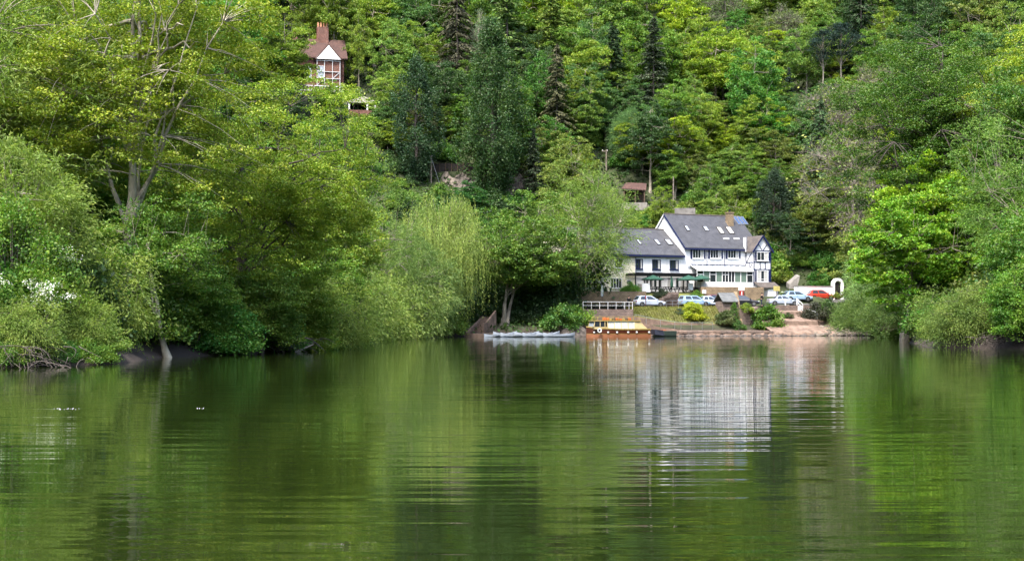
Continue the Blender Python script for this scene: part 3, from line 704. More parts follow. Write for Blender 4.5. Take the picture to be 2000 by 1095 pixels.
tag(MB().bar((lb.x - 0.9, lb.y, 0.28), (lb.x + 0.9, lb.y - 0.1, 0.25), 0.4, 0.34).build('mooring_beam', 'wood_grey', bevel=0.03), 'weathered timber mooring beam between the river steps and canoes', 'beam')
# ------------------------------------------------------------------ the inn
TH = R(25); HO = np.array([24.3, 200.0]); HZ0 = 5.9
HU = np.array([cos(TH), sin(TH)]); HB = np.array([-sin(TH), cos(TH)])
def hu(px, yl=0.0):
    o = HO + HB * yl; k = px - 1000
    return (k * o[1] - F * o[0]) / (F * HU[0] - k * HU[1])
def hz(py, u, yl=0.0): return CAM_H + (HZ - py) * (HO + HU * u + HB * yl)[1] / F - HZ0
def slope_pt(px, py, z0, k, dz=0.0):
    best = None
    for yl in np.linspace(-0.5, 7, 300):
        u = hu(px, yl); e = abs(hz(py, u, yl) - (z0 + k * yl))
        if best is None or e < best[0]: best = (e, u, yl)
    return np.array([best[1], best[2], z0 + k * best[2] + dz])

inn = thing('riverside_inn', 'long white inn with dark slate roofs and a timbered gable above the quay', 'building', (HO[0], HO[1], HZ0), TH)
EZ, RZ, RY = 6.5, 11.3, 5.5; KM = (RZ - EZ) / RY
U1 = hu(1440, RY)
LZ, LR = 5.32, 9.02; KL = (LR - LZ) / RY
ULc = hu(1240); UC = hu(1105)
def gable_block(x0, x1, ze, zr, m, name='wall'):
    return MB().prism([(x0, 0, -1.5), (x0, 2 * RY, -1.5), (x0, 2 * RY, ze), (x0, RY, zr), (x0, 0, ze)], (x1 - x0, 0, 0)).build(name, m, inn)
gable_block(0, U1, EZ, RZ, 'white_render'); gable_block(ULc, -0.004, LZ, LR, 'white_render')
gable_block(UC, ULc - 0.004, LZ - 0.05, LR - 0.05, 'cream_render')
def roof_slab(x0, x1, ze, zr, ov=0.35, th=0.16):
    k = (zr - ze) / RY; b = MB()
    for sg in (0, 1):
        y_e = -ov if sg == 0 else 2 * RY + ov
        b.prism([(x0, y_e, ze - k * ov + .03), (x0, RY, zr + .03), (x0, RY, zr + .03 + th), (x0, y_e, ze - k * ov + .03 + th)], (x1 - x0, 0, 0))
    r = b.build('roof', 'slate', inn)
    MB().tube([(x0, RY, zr + .2), (x1, RY, zr + .2)], 0.11, 6).build('ridge_tiles', 'tile_brown', r)
    MB().box(x0, x1, -ov - .06, -ov + .02, ze - k * ov - .12, ze - k * ov + .1).build('fascia', 'navy_paint', r)
    return r
rm = roof_slab(-0.12, U1 + 0.25, EZ, RZ); rl = roof_slab(UC - .2, -0.15, LZ, LR)
# barge boards on the big gable
for sg in (0, 1):
    y0, y1 = (-.4, RY) if sg == 0 else (2 * RY + .4, RY)
    MB().bar((-0.15, y0, EZ - KM * .4 + .05), (-0.15, y1, RZ + .05), 0.06, 0.24).build('barge_board', 'navy_paint' if sg == 0 else 'white_paint', rm)

def roof_panel(parent, name, px0, px1, py0, py1, z0, k, frame, glass, h=0.09):
    """a panel lying on a front roof slope, between two photo columns at mid height"""
    pm = slope_pt((px0 + px1) / 2, (py0 + py1) / 2, z0, k)
    pt_ = slope_pt((px0 + px1) / 2, py0, z0, k); pb = slope_pt((px0 + px1) / 2, py1, z0, k)
    y0, y1 = pb[1], pt_[1]
    hw = 0.5 * abs(hu((px0 + px1) / 2 + (px1 - px0) / 2 - (py1 - py0) * 0.3, pm[1]) - hu((px0 + px1) / 2 - (px1 - px0) / 2 + (py1 - py0) * 0.3, pm[1]))
    x0, x1 = pm[0] - hw, pm[0] + hw; n = np.array([0, -k, 1.0]) / sqrt(1 + k * k)
    def P_(x, y, d): return tuple(np.array([x, y, z0 + k * y + 0.19]) + n * d)
    o = MB().prism([P_(x0, y0, -.02), P_(x1, y0, -.02), P_(x1, y1, -.02), P_(x0, y1, -.02)], tuple(n * (h + .02))).build(name, frame, parent)
    e = 0.07
    MB().prism([P_(x0 + e, y0 + e, h - .01), P_(x1 - e, y0 + e, h - .01), P_(x1 - e, y1 - e, h - .01), P_(x0 + e, y1 - e, h - .01)], tuple(n * 0.02)).build('pane', glass, o)
    return o
for a in [(1336, 1348, 444, 453.5, 'glass_pale'), (1372, 1385, 445, 454, 'glass_pale'), (1399, 1415, 446.5, 459, 'curtain'), (1417, 1434, 446.5, 459, 'curtain')]:
    roof_panel(rm, 'skylight', *a[:4], EZ, KM, 'wood_dark', a[4])
for a in [(1243, 1253, 471, 480), (1277, 1290, 470.5, 480.6), (1298, 1314, 470.5, 480.6)]:
    roof_panel(rl, 'skylight', *a, LZ, KL, 'wood_dark', 'glass_pale')
for px in (1418, 1438):
    p = slope_pt(px, 469, EZ, KM); MB().box(p[0] - .45, p[0] + .45, p[1] - .18, p[1] + .15, p[2] + .1, p[2] + .34).build('roof_vent', 'white_paint', rm)
mat('solar_blue', (0.045, 0.075, 0.15), 0.25, 0.1, 1.0)
for k in range(3): roof_panel(rm, 'solar_panel', 1432 + k * 7, 1447 + k * 7, 426, 441, EZ, KM, 'steel', 'solar_blue', 0.07)
pc = slope_pt(1425, 440, EZ, KM)
ch = MB().box(pc[0] - .45, pc[0] + .45, pc[1] - .4, pc[1] + .4, pc[2] - 1.0, pc[2] + 1.75).build('chimney', 'stone_gold', rm)
MB().box(pc[0] - .52, pc[0] + .52, pc[1] - .47, pc[1] + .47, pc[2] + 1.75, pc[2] + 1.9).build('chimney_cap', 'stone_gold', ch)
MB().lathe([(.15, 0), (.13, .35), (.17, .4)], (pc[0], pc[1], pc[2] + 1.9), 10).build('chimney_pot', 'black_paint', ch)

def win(x0, x1, z0, z1, y=0.0, fm='white_paint', n=3, cur=(), glass='glass_dark', fw=0.07, parent=None, sill='navy_paint', transom=None, axis='x', xs=0.0, nm='window'):
    """window on a wall facing the front (axis x) or facing left (axis y at x = xs): frame > pane, curtain, sill"""
    par = parent or inn
    T = (lambda x, y_, z: (x, y_, z)) if axis == 'x' else (lambda x, y_, z: (xs + (y_ - y), x, z))
    def bx(b, a0, a1, d0, d1, c0, c1):
        p = [T(a0, d0, c0), T(a1, d1, c1)]; q0 = [min(p[0][i], p[1][i]) for i in range(3)]; q1 = [max(p[0][i], p[1][i]) for i in range(3)]
        return b.box(q0[0], q1[0], q0[1], q1[1], q0[2], q1[2])
    b = MB()
    bx(b, x0, x0 + fw, y - .09, y + .02, z0, z1); bx(b, x1 - fw, x1, y - .09, y + .02, z0, z1)
    bx(b, x0 + fw, x1 - fw, y - .09, y + .02, z0, z0 + fw); bx(b, x0 + fw, x1 - fw, y - .09, y + .02, z1 - fw, z1)
    wd = (x1 - x0 - 2 * fw) / n
    for k in range(1, n): bx(b, x0 + fw + k * wd - .03, x0 + fw + k * wd + .03, y - .075, y + .02, z0 + fw, z1 - fw)
    if transom: bx(b, x0 + fw, x1 - fw, y - .07, y + .02, transom - .03, transom + .03)
    o = b.build(nm, fm, par); sub = o
    for k in range(n):
        a0 = x0 + fw + k * wd
        g = MB(); bx(g, a0 + .03, a0 + wd - .03, y - .035, y - .01, z0 + fw, z1 - fw); g.build('pane', glass if k not in cur else 'curtain', sub)
    if sill:
        g = MB(); bx(g, x0 - .06, x1 + .06, y - .16, y + .0, z0 - .09, z0 - .004); g.build('sill', sill, sub)
    return o
def fwin(p0, p1, q0, q1, yl=0.0, **k):
    u0, u1 = hu(p0, yl), hu(p1, yl); um = (u0 + u1) / 2
    return win(u0, u1, hz(q1, um, yl), hz(q0, um, yl), yl, **k)
# lower block, upper floor
for p0, p1, q0, q1 in [(1242, 1255, 505.5, 525), (1273.5, 1290, 506.6, 525.7), (1308, 1325, 507.5, 526)]:
    fwin(p0, p1, q0, q1, fm='navy_paint', n=3, cur=(2,))
# cream block: upper and ground windows
for p0, p1 in [(1128, 1142), (1160, 1176), (1200, 1216)]: fwin(p0, p1, 505, 523, fm='white_paint', n=2, sill='white_paint')
fwin(1144, 1164, 541, 562.5, n=4, sill='white_paint'); fwin(1192, 1214, 543, 562.5, n=4, sill='white_paint'); fwin(1224, 1232, 546, 551, n=2, sill=None)
zb = hz(536, hu(1170)); MB().box(hu(1152), hu(1192), -0.25, -0.02, zb - .12, zb + .12).build('lintel_board', 'black_paint', inn)
em = MB().box(hu(1158), hu(1174), -0.34, -0.255, zb - .32, zb + .3).build('inn_sign', 'black_paint', inn)
mat('gold', (0.65, 0.42, 0.08), 0.4, 0.1); MB().lathe([(.22, -.02), (.22, .02)], ((hu(1158) + hu(1174)) / 2, -0.36, zb), 12, 'y').build('emblem', 'gold', em)
# main block, upper floor, with navy shutters
for p0, p1 in [(1348.5, 1377.5), (1383, 1411.6), (1417.4, 1446)]:
    fwin(p0 + 3.6, p1 - 3.4, 486.5 if p0 < 1360 else 488, 504.5, n=4, cur=(3,), sill='white_paint')
    for a, b_ in ((p0, p0 + 3.4), (p1 - 3.2, p1)):
        um = hu(a); MB().box(hu(a), hu(b_), -0.07, -0.003, hz(505, um), hz(487, um)).build('shutter', 'navy_paint', inn)
for px, q0, q1 in [(1380, 484, 519), (1414.7, 484, 519), (1241, 502, 571)]:
    u = hu(px); MB().tube([(u, -.1, hz(q1, u)), (u, -.1, hz(q0, u))], 0.05, 6).build('drainpipe', 'navy_paint', inn)
u = hu(1346.5); MB().box(u - .22, u + .22, -.05, -.003, hz(524, u), hz(519, u)).build('wall_plaque', 'glass_pale', inn)
# ground floor of lower block, in the shade of the pergola
for p0, p1, n, c in [(1256, 1264, 2, ()), (1268, 1274, 1, ()), (1276, 1283, 1, ()), (1285, 1292, 1, ()), (1303, 1310, 1, (0,)), (1319, 1326, 1, ()), (1328, 1346, 3, (0, 1))]:
    fwin(p0, p1, 542, 561, n=n, cur=c, sill=None)
# pergola along the front
pg = thing('pergola', 'black timber pergola along the white front above the dining terrace', 'pergola', (HO[0], HO[1], HZ0), TH)
pz = hz(537, hu(1300, -2.6), -2.6); x0, x1 = hu(1239, -2.6), hu(1360, -2.6)
MB().box(x0, x1, -2.66, -2.5, pz - .12, pz + .08).build('beam', 'black_paint', pg); MB().box(x0, x1, -0.24, -0.14, pz - .1, pz + .08).build('beam', 'black_paint', pg)
nr = 34
for k in range(nr):
    x = x0 + (x1 - x0) * (k + .5) / nr; MB().box(x - .035, x + .035, -2.9, -0.1, pz + .085, pz + .25).build('rafter', 'black_paint', pg)
MB().box(x0, x1, -2.95, -2.905, pz + .2, pz + .3).build('front_rail', 'black_paint', pg)
for k in range(6):
    x = x0 + .2 + (x1 - x0 - .4) * k / 5; MB().box(x - .07, x + .07, -2.64, -2.52, 0.0, pz - .125).build('post', 'black_paint', pg)

# timbered cross-wing
YW = -1.9; xw0, xw1 = hu(1471.5, YW), hu(1506, YW); xm = (xw0 + xw1) / 2
we = hz(488.5, xm, YW); wa = hz(461.5, xm, YW)
wing = MB().prism([(xw0, YW, -1.2), (xw1, YW, -1.2), (xw1, YW, we), (xm, YW, wa), (xw0, YW, we)], (0, 7.5, 0)).build('cross_wing', 'white_render', inn)
b = MB(); th = 0.14
for sg in (-1, 1):
    xe = xm + sg * (xw1 - xm + 0.28); kk = (wa - we) / (xw1 - xm); ze = we - kk * .28
    b.prism([(xe, YW - .25, ze + .02), (xm, YW - .25, wa + .02), (xm, YW - .25, wa + .02 + th), (xe, YW - .25, ze + .02 + th)], (0, 6.0, 0))
wr_ = b.build('wing_roof', 'tile_brown', inn)
for sg in (-1, 1):
    xe = xm + sg * (xw1 - xm + 0.28); MB().bar((xe, YW - .28, we - kk * .28 + .04), (xm, YW - .28, wa + .06), 0.05, 0.22).build('barge_board', 'navy_paint', wr_)
MB().box(xw0 - .36, xw0 - .26, YW + 1.4, YW + 2.0, we - .2, wa - .1).build('flashing', 'white_paint', wr_)
def beam(p, q, w_=0.13, parent=wing): return MB().bar(p, q, 0.06, w_, up=(0, 0, 1) if abs(p[2] - q[2]) < 1e-3 else (0, 1, 0)).build('timber', 'navy_paint', parent)
def fb(p0, q0, p1, q1, w_=0.13):
    """timber on the wing front between two photo points"""
    a, c = hu(p0, YW), hu(p1, YW); z0, z1 = hz(q0, a, YW), hz(q1, c, YW)
    d = np.array([c - a, z1 - z0]); n = np.array([-d[1], d[0]]) / np.linalg.norm(d) * w_ / 2
    pts = [(a - n[0], YW - .045, z0 - n[1]), (c - n[0], YW - .045, z1 - n[1]), (c + n[0], YW - .045, z1 + n[1]), (a + n[0], YW - .045, z0 + n[1])]
    return MB().prism(pts, (0, 0.042, 0)).build('timber', 'navy_paint', wing)
fb(1472.4, 490, 1472.4, 558, .17); fb(1505.2, 490, 1505.2, 558, .14); fb(1473.8, 489.8, 1504, 489.8); fb(1473.8, 511.8, 1504, 511.8); fb(1473.8, 526, 1504, 526)
fb(1484.5, 513, 1484.5, 525); fb(1494.5, 513, 1494.5, 525); fb(1481.5, 477, 1488.5, 488.8, .1); fb(1498, 477, 1490, 488.8, .1)
fwin(1478, 1500, 492, 509, YW, n=3, cur=(2,), sill='white_paint', parent=None); fwin(1478.5, 1499.5, 528, 550, YW, n=3, cur=(0, 2), sill='white_paint', transom=hz(545, xm, YW))
for a, c, q0, q1 in [(1501, 1504, 492, 509), (1501, 1504, 528, 550), (1474.6, 1477.4, 492, 509), (1474.6, 1477.4, 528, 550)]:
    MB().box(hu(a, YW), hu(c, YW), YW - .07, YW - .004, hz(q1, xm, YW), hz(q0, xm, YW)).build('shutter', 'navy_paint', wing)
# left side of the wing (short wall facing left): timbers in y-z
def sb(y0, z0, y1, z1, w_=0.13):
    d = np.array([y1 - y0, z1 - z0]); n = np.array([-d[1], d[0]]) / np.linalg.norm(d) * w_ / 2; x = xw0 - .045
    return MB().prism([(x, y0 - n[0], z0 - n[1]), (x, y1 - n[0], z1 - n[1]), (x, y1 + n[0], z1 + n[1]), (x, y0 + n[0], z0 + n[1])], (0.042, 0, 0)).build('timber', 'navy_paint', wing)
zq = hz(511.8, xw0, YW); zq2 = hz(526, xw0, YW)
sb(-1.78, zq, -0.1, zq); sb(-1.8, zq2, -0.1, zq2 ); sb(-0.08, we - .1, -0.08, 2.9, .2); sb(-0.3, zq + .1, -1.7, we - .15); sb(-1.0, zq - .06, -1.0, zq2 + .06); sb(-1.0, zq2 + .1, -1.7, zq - .1, .1)
# lean-to and white store under the wing
lt = MB().prism([(xw0 + .1, YW - 1.5, hz(561, xm, YW)), (xw0 + .1, YW - .003, hz(550.5, xm, YW)), (xw0 + .1, YW - .003, hz(553, xm, YW)), (xw0 + .1, YW - 1.5, hz(563, xm, YW))], (xw1 - xw0 + .5, 0, 0)).build('lean_to_roof', 'tile_brown', inn)
MB().box(xm + .1, xw1 + .15, YW - 1.3, YW - .01, -1.6, hz(561.5, xm, YW)).build('store_wall', 'white_render', inn)
MB().box(xw1 + .16, xw1 + .3, YW - 1.36, YW - .02, -1.6, hz(562, xm, YW)).build('corner_board', 'navy_paint', inn)

# conservatory
xc0, xc1 = hu(1362, YW), xw0 - .06; zt = hz(529, 5, YW); zs = hz(550.5, 5, YW); zr_ = hz(519.5, 5, 0); fl = TR - HZ0
cv = MB().box(xc0, xc1, YW + .01, YW + .2, fl - .1, zs).build('conservatory', 'white_render', inn)
MB().box(xc0, xc0 + .1, YW + .2, -.01, fl - .1, zs).build('side_panel', 'white_render', cv)
nb = 9
for k in range(nb + 1):
    x = xc0 + (xc1 - xc0) * k / nb; MB().box(x - .055, x + .055, YW, YW + .12, zs + .002, zt).build('mullion', 'white_paint', cv)
    if k < nb:
        xa, xb = x + .055, x + (xc1 - xc0) / nb - .055
        door_or_dark_panel = k in (5,)
        MB().box(xa, xb, YW + .05, YW + .07, (zs if not door_or_dark_panel else fl) + .004, zt - .06).build('pane', ['glass_dark', 'glass_green', 'glass_dark', 'glass_green', 'glass_dark', 'glass_dark', 'glass_green', 'glass_green', 'glass_dark'][k], cv)  # green panes have reflected greenery put into their colour
        if k in (0, 2, 4, 8): MB().box(xa, xb, YW + .01, YW + .1, zt - .55, zt - .46).build('transom', 'white_paint', cv)
        if door_or_dark_panel or k == 4: MB().box((xa + xb) / 2 - .04, (xa + xb) / 2 + .04, YW + .01, YW + .1, zs + .004, zt - .06).build('door_stile', 'white_paint', cv)
        # glass roof bay
        kr = (zr_ - zt) / 1.9
        MB().prism([(xa, YW - .1, zt + .06), (xb, YW - .1, zt + .06), (xb, -.03, zr_ + .06), (xa, -.03, zr_ + .06)], (0, 0, .02)).build('roof_pane', 'glass_pale', cv)
    MB().prism([(x - .06, YW - .15, zt + .04), (x + .06, YW - .15, zt + .04), (x + .06, -.01, zr_ + .05), (x - .06, -.01, zr_ + .05)], (0, 0, .08)).build('roof_bar', 'white_paint', cv)
MB().box(xc0 - .1, xc1, YW - .18, YW - .02, zt - .05, zt + .09).build('gutter', 'white_paint', cv)
MB().box(xc0, xc1, -.06, -.004, zr_ + .14, zr_ + .24).build('flashing', 'navy_paint', cv)

# ------------------------------------------------------------------ red timbered house high on the hill
p = hill_hit(634, 178); Y_RED = p.y; p = at(634, 172, p.y); hz_ = gz(p.x, p.y)
rh = thing('timbered_house', 'red brick house with white timber framing half hidden high in the wood', 'building', (p.x, p.y, hz_ - 1.0), R(14))
MZ = p.z - rh.location.z          # storey line
MB().box(-4.4, 3.4, 0, 7, -4, MZ + 5.6).build('wall', 'brick_red', rh)
b = MB()
for sg in (0, 1):
    ye = -.5 if sg == 0 else 7.5
    b.prism([(-4.9, ye, MZ + 5.1), (-4.9, 3.5, MZ + 9.0), (-4.9, 3.5, MZ + 9.2), (-4.9, ye, MZ + 5.3)], (8.9, 0, 0))
rr_ = b.build('roof', 'tile_red', rh)
gb = MB().prism([(-4.4, 0.0, MZ + 5.4), (-4.4, 7, MZ + 5.4), (-4.4, 3.5, MZ + 8.95)], (7.8, 0, 0)).build('gable', 'brick_red', rh)
c_ = MB().box(-1.0, 1.0, 2.7, 4.0, MZ + 7.0, MZ + 11.3).build('chimney', 'brick_red', rh)
mat('chimney_clay', (0.42, 0.2, 0.11), 0.8)
for k in range(4): MB().lathe([(.2, 0), (.15, .8), (.19, .9)], (-.75 + .5 * k, 3.35, MZ + 11.3), 8).build('chimney_pot', 'chimney_clay', c_)
c2_ = MB().box(-5.2, -4.5, 2.9, 3.9, MZ + 6, MZ + 10.2).build('chimney', 'brick_red', rh)
# front bay with white frame, window band and gable
MB().box(-1.6, 2.6, -1.5, -.005, -4, MZ + 4.7).build('bay', 'brick_red', rh)
MB().prism([(-1.9, -1.9, MZ + 4.7), (2.9, -1.9, MZ + 4.7), (0.5, -1.9, MZ + 7.5)], (0, 4, 0)).build('bay_roof', 'tile_red', rh)
MB().prism([(-1.6, -1.96, MZ + 4.75), (2.6, -1.96, MZ + 4.75), (0.5, -1.96, MZ + 7.2)], (0, .055, 0)).build('gable_panel', 'white_render', rh)
def rb_(x0, z0, x1, z1, w_=.2): return MB().bar((x0, -1.54, z0), (x1, -1.54, z1), 0.08, w_, up=(0, 1, 0)).build('timber', 'white_paint', rh)
for x in (-1.5, -.2, 1.2, 2.5): rb_(x, -1.0 + MZ, x, MZ + 4.6, .26)
for z in (MZ + 4.5, MZ + 2.6, MZ + 1.4, MZ + .1): rb_(-1.6, z, 2.6, z, .3)
rb_(-1.5, MZ + .2, -.2, MZ + 1.3, .18); rb_(1.3, MZ + 1.5, 2.4, MZ + 2.5, .18)
rb_(-1.8, MZ + 4.8, .5, MZ + 7.4, .3); rb_(2.8, MZ + 4.8, .5, MZ + 7.4, .3)
for x0 in (-1.35, ): win(x0, x0 + 1.1, MZ + 1.55, MZ + 3.6, -1.5, n=2, parent=rh, sill='white_paint', glass='glass_pale')
win(-3.9, -2.3, MZ + 1.6, MZ + 3.6, 0, n=2, parent=rh, sill='white_paint', glass='glass_pale')
bl = MB(); bl.box(-4.6, 2.9, -2.9, -2.8, MZ - 1.0, MZ - .85); bl.box(-4.6, 2.9, -2.9, -2.8, MZ - .2, MZ - .05)
for k in range(16): bl.box(-4.6 + k * .49, -4.54 + k * .49, -2.9, -2.82, MZ - 1, MZ - .1)
bl.build('balcony_rail', 'white_paint', rh); MB().box(-4.7, 3.0, -3.0, -1.52, MZ - 1.2, MZ - 1.02).build('balcony_floor', 'wood_grey', rh)
for x in (-4.4, -1.5, 1, 2.7): MB().box(x - .09, x + .09, -2.95, -2.8, MZ - 5, MZ - 1.2).build('balcony_post', 'white_paint', rh)
# garden shelter
mat('boat_cream_pale', (0.36, 0.33, 0.28), 0.8, 0.12, 1.5)
p = hill_hit(706, 222); Y_SHEL = p.y; p = at(706, 212, p.y)
gs = thing('garden_shelter', 'white open-fronted garden shelter with a low pale roof below the red house', 'shelter', (p.x, p.y, p.z), R(10))
MB().prism([(-2.5, -1.6, 0.95), (0.2, -1.6, 1.9), (2.4, -1.6, 1.1), (2.4, -1.6, 0.75), (-2.5, -1.6, .75)], (0, 3.4, 0)).build('roof', 'boat_cream_pale', gs)
for x in (-2.2, .9, 2.2): MB().box(x - .14, x + .14, -1.5, -1.3, -2.6, 1.0).build('post', 'white_paint', gs)
MB().box(-2.2, 2.2, 1.4, 1.6, -2.6, 1.2).build('back_wall', 'wood_dark', gs); MB().box(-2.3, 2.3, -1.62, -1.52, -2.6, -.5).build('parapet', 'brick_red', gs)
# ------------------------------------------------------------------ cars
mat('tyre', (0.0090, 0.0090, 0.0090), 0.8); mat('rim', (0.2500, 0.2500, 0.2600), 0.35, metal=0.8); glass_mat('car_glass', (0.03, 0.04, 0.055), 0.04)
mat('lamp_clear', (0.75, 0.77, 0.8), 0.15); mat('lamp_red', (0.2250, 0.0100, 0.0075), 0.3); mat('plastic_black', (0.0100, 0.0100, 0.0110), 0.6); mat('plate', (0.3750, 0.3500, 0.1000), 0.6)
for nm, c in [('silver_pale', (0.42, 0.46, 0.54)), ('blue_pale', (0.24, 0.34, 0.46)), ('white_car', (0.45, 0.5, 0.57)), ('maroon_car', (0.09, 0.018, 0.025)), ('black_car', (0.008, 0.009, 0.013)), ('silver_car', (0.30, 0.34, 0.41)), ('red_car', (0.32, 0.03, 0.016))]:
    mat(nm, c, 0.28, 0.02, 1.0, coat=0.8)
def car(label, paint, loc, rz, shape, L=4.2, W=1.72, H=1.45):
    """x forward. shape: hatch / estate / saloon"""
    o = thing('parked_car', label, 'car', loc, rz, None)
    h = L / 2; w = W / 2; zb, bonnet, belt = 0.22, 0.82 * H / 1.45, 0.92 * H / 1.45
    prof = {'hatch': [(-h, .55, .80, .80), (-h + .08, .30, .9, .95), (-h + .5, .24, belt, 1), (-.3, .22, belt, 1), (.75, .22, belt - .03, 1), (1.2, .22, bonnet, .99), (h - .35, .24, bonnet - .1, .96), (h - .08, .3, .62, .86), (h, .38, .55, .74)],
            'estate': [(-h, .5, .85, .84), (-h + .06, .30, .95, .96), (-h + .5, .24, belt, 1), (-.3, .22, belt, 1), (.75, .22, belt - .03, 1), (1.2, .22, bonnet, .99), (h - .35, .24, bonnet - .1, .96), (h - .08, .3, .62, .86), (h, .38, .55, .74)],
            'saloon': [(-h, .5, .86, .8), (-h + .1, .30, .93, .94), (-h + .75, .24, .96, 1), (-.3, .22, belt, 1), (.75, .22, belt - .03, 1), (1.15, .22, bonnet, .99), (h - .35, .24, bonnet - .12, .95), (h - .08, .3, .6, .85), (h, .38, .54, .72)]}[shape]
    rings = []
    for x, z0, z1, k in prof:
        ww = w * k; rings.append([(x, -ww * .92, z0), (x, -ww, z0 + .16), (x, -ww, z1 - .16), (x, -ww * .93, z1 - .02), (x, -ww * .6, z1 + .015), (x, ww * .6, z1 + .015), (x, ww * .93, z1 - .02), (x, ww, z1 - .16), (x, ww, z0 + .16), (x, ww * .92, z0)])
    MB().loft(rings).build('body', paint, o, smooth=False)
    A, B, Cc, D = {'hatch': (-h + .12, -h + .55, .15, 1.0), 'estate': (-h + .08, -h + .32, .15, 1.0), 'saloon': (-h + .72, -h + 1.25, .1, .95)}[shape]
    zl, zr = belt - .04, H - .05; wl, wr = w * .93, w * .74
    cab = MB().loft([[(A, -wl, zl), (D, -wl, zl), (D, wl, zl), (A, wl, zl)], [(B, -wr, zr), (Cc, -wr, zr), (Cc, wr, zr), (B, wr, zr)], [(B + .12, -wr * .8, H), (Cc - .15, -wr * .8, H), (Cc - .15, wr * .8, H), (B + .12, wr * .8, H)]]).build('cabin', paint, o)
    def q(f, g, sy):       # point on the cabin side: f along, g up
        x = (A + (D - A) * f) * (1 - g) + (B + (Cc - B) * f) * g; y = sy * (wl * (1 - g) + wr * g); return Vector((x, y, zl + (zr - zl) * g))
    for sy in (-1, 1):
        for f0, f1 in ((0.09, .45), (.5, .90)):
            e = Vector((0, sy * 0.012, 0.004)); pts = [q(f0 + (.05 if f0 < .2 else 0), .12, sy) + e, q(f1 + (.04 if f1 > .6 else 0), .12, sy) + e, q(f1 - (.03 if f1 > .6 else 0), .9, sy) + e, q(f0 + .02, .9, sy) + e]
            MB().prism(pts, (0, -sy * .02, 0)).build('side_window', 'car_glass', cab)
    for nm, xa, xb in (('windscreen', D, Cc), ('rear_window', A, B)):
        sg = 1 if nm == 'windscreen' else -1; f = lambda g: xa + (xb - xa) * g + sg * .012
        MB().prism([(f(.1), -wl * .84, zl + (zr - zl) * .1), (f(.1), wl * .84, zl + (zr - zl) * .1), (f(.92), wr * .86, zl + (zr - zl) * .92), (f(.92), -wr * .86, zl + (zr - zl) * .92)], (-sg * .02, 0, 0)).build(nm, 'car_glass', cab)
    for x in (-h + .78, h - .82):
        for sy in (-1, 1):
            y = sy * (w - .1)
            t = MB().lathe([(.18, y - .1), (.29, y - .1), (.31, y - .06), (.31, y + .06), (.29, y + .1), (.18, y + .1)], (x, 0, .31), 16, 'y').build('wheel', 'tyre', o)
            MB().lathe([(.05, y + sy * .105), (.19, y + sy * .112), (.21, y + sy * .09), (.21, y + sy * .06)], (x, 0, .31), 12, 'y').build('rim', 'rim', t)
            MB().lathe([(.355, y + sy * .085), (.355, y + sy * .103)], (x, 0, .33), 16, 'y').build('wheel_arch', 'plastic_black', o)
    for sy in (-1, 1):
        MB().box(h - .28, h - .08, sy * w * .62 - .16, sy * w * .62 + .16, .58, .70).build('headlight', 'lamp_clear', o)
        MB().box(-h - .01, -h + .12, sy * w * .72 - .12, sy * w * .72 + .12, .66, .84).build('tail_light', 'lamp_red', o)
        MB().box(.72, .86, sy * (w + .02), sy * (w + .16), belt - .02, belt + .11).build('mirror', paint, o)
        MB().box(-.42, -.22, sy * (w + .001), sy * (w + .02), .73, .76).build('door_handle', 'plastic_black', o); 
    MB().box(h - .06, h + .015, -.5, .5, .3, .46).build('grille', 'plastic_black', o); MB().box(-h - .02, -h + .02, -.26, .26, .5, .61).build('number_plate', 'plate', o)
    MB().box(-h + 1.2, h - 1.25, -w * .985, w * .985, .2, .27).build('sill_trim', 'plastic_black', o)
    return o
def park(px, t, *a, dz=0.0, rot=0.0, z=None, **k):
    s = s_at(px, t); p = site(s, t, (zcp(s) if z is None else z) + 0.012 + dz); return p, PHI + rot
for lab, paint, px, t, shp, L, H, rot, z in [
    ('pale silver hatchback parked alone by the picnic terrace', 'silver_pale', 1268, 8.4, 'hatch', 4.25, 1.5, 0.0, None),
    ('pale blue estate car half hidden behind the clipped yellow bush', 'blue_pale', 1356, 8.5, 'estate', 4.3, 1.48, 0.05, None),
    ('white saloon parked beside the slate-roofed hut', 'white_car', 1384, 9.9, 'saloon', 4.3, 1.42, 0.0, None),
    ('maroon car tucked under the terrace wall behind the white saloon', 'maroon_car', 1402, 10.75, 'hatch', 3.9, 1.62, 0.05, None),
    ('black hatchback parked between the hut and the big bush', 'black_car', 1453, 9.2, 'hatch', 4.2, 1.45, -0.35, None),
    ('silver saloon parked at the wall above the slipway', 'silver_car', 1530, 9.0, 'saloon', 4.4, 1.42, -0.2, None),
    ('light blue car partly behind the silver saloon', 'blue_pale', 1557, 12.2, 'hatch', 4.2, 1.45, -0.1, 4.72),
    ('red hatchback in front of the white garden wall', 'red_car', 1603, 14.0, 'hatch', 4.1, 1.48, -0.15, 4.92)]:
    p, rz = park(px, t, rot=rot, z=z); car(lab, paint, p, rz, shp, L, 1.72, H)

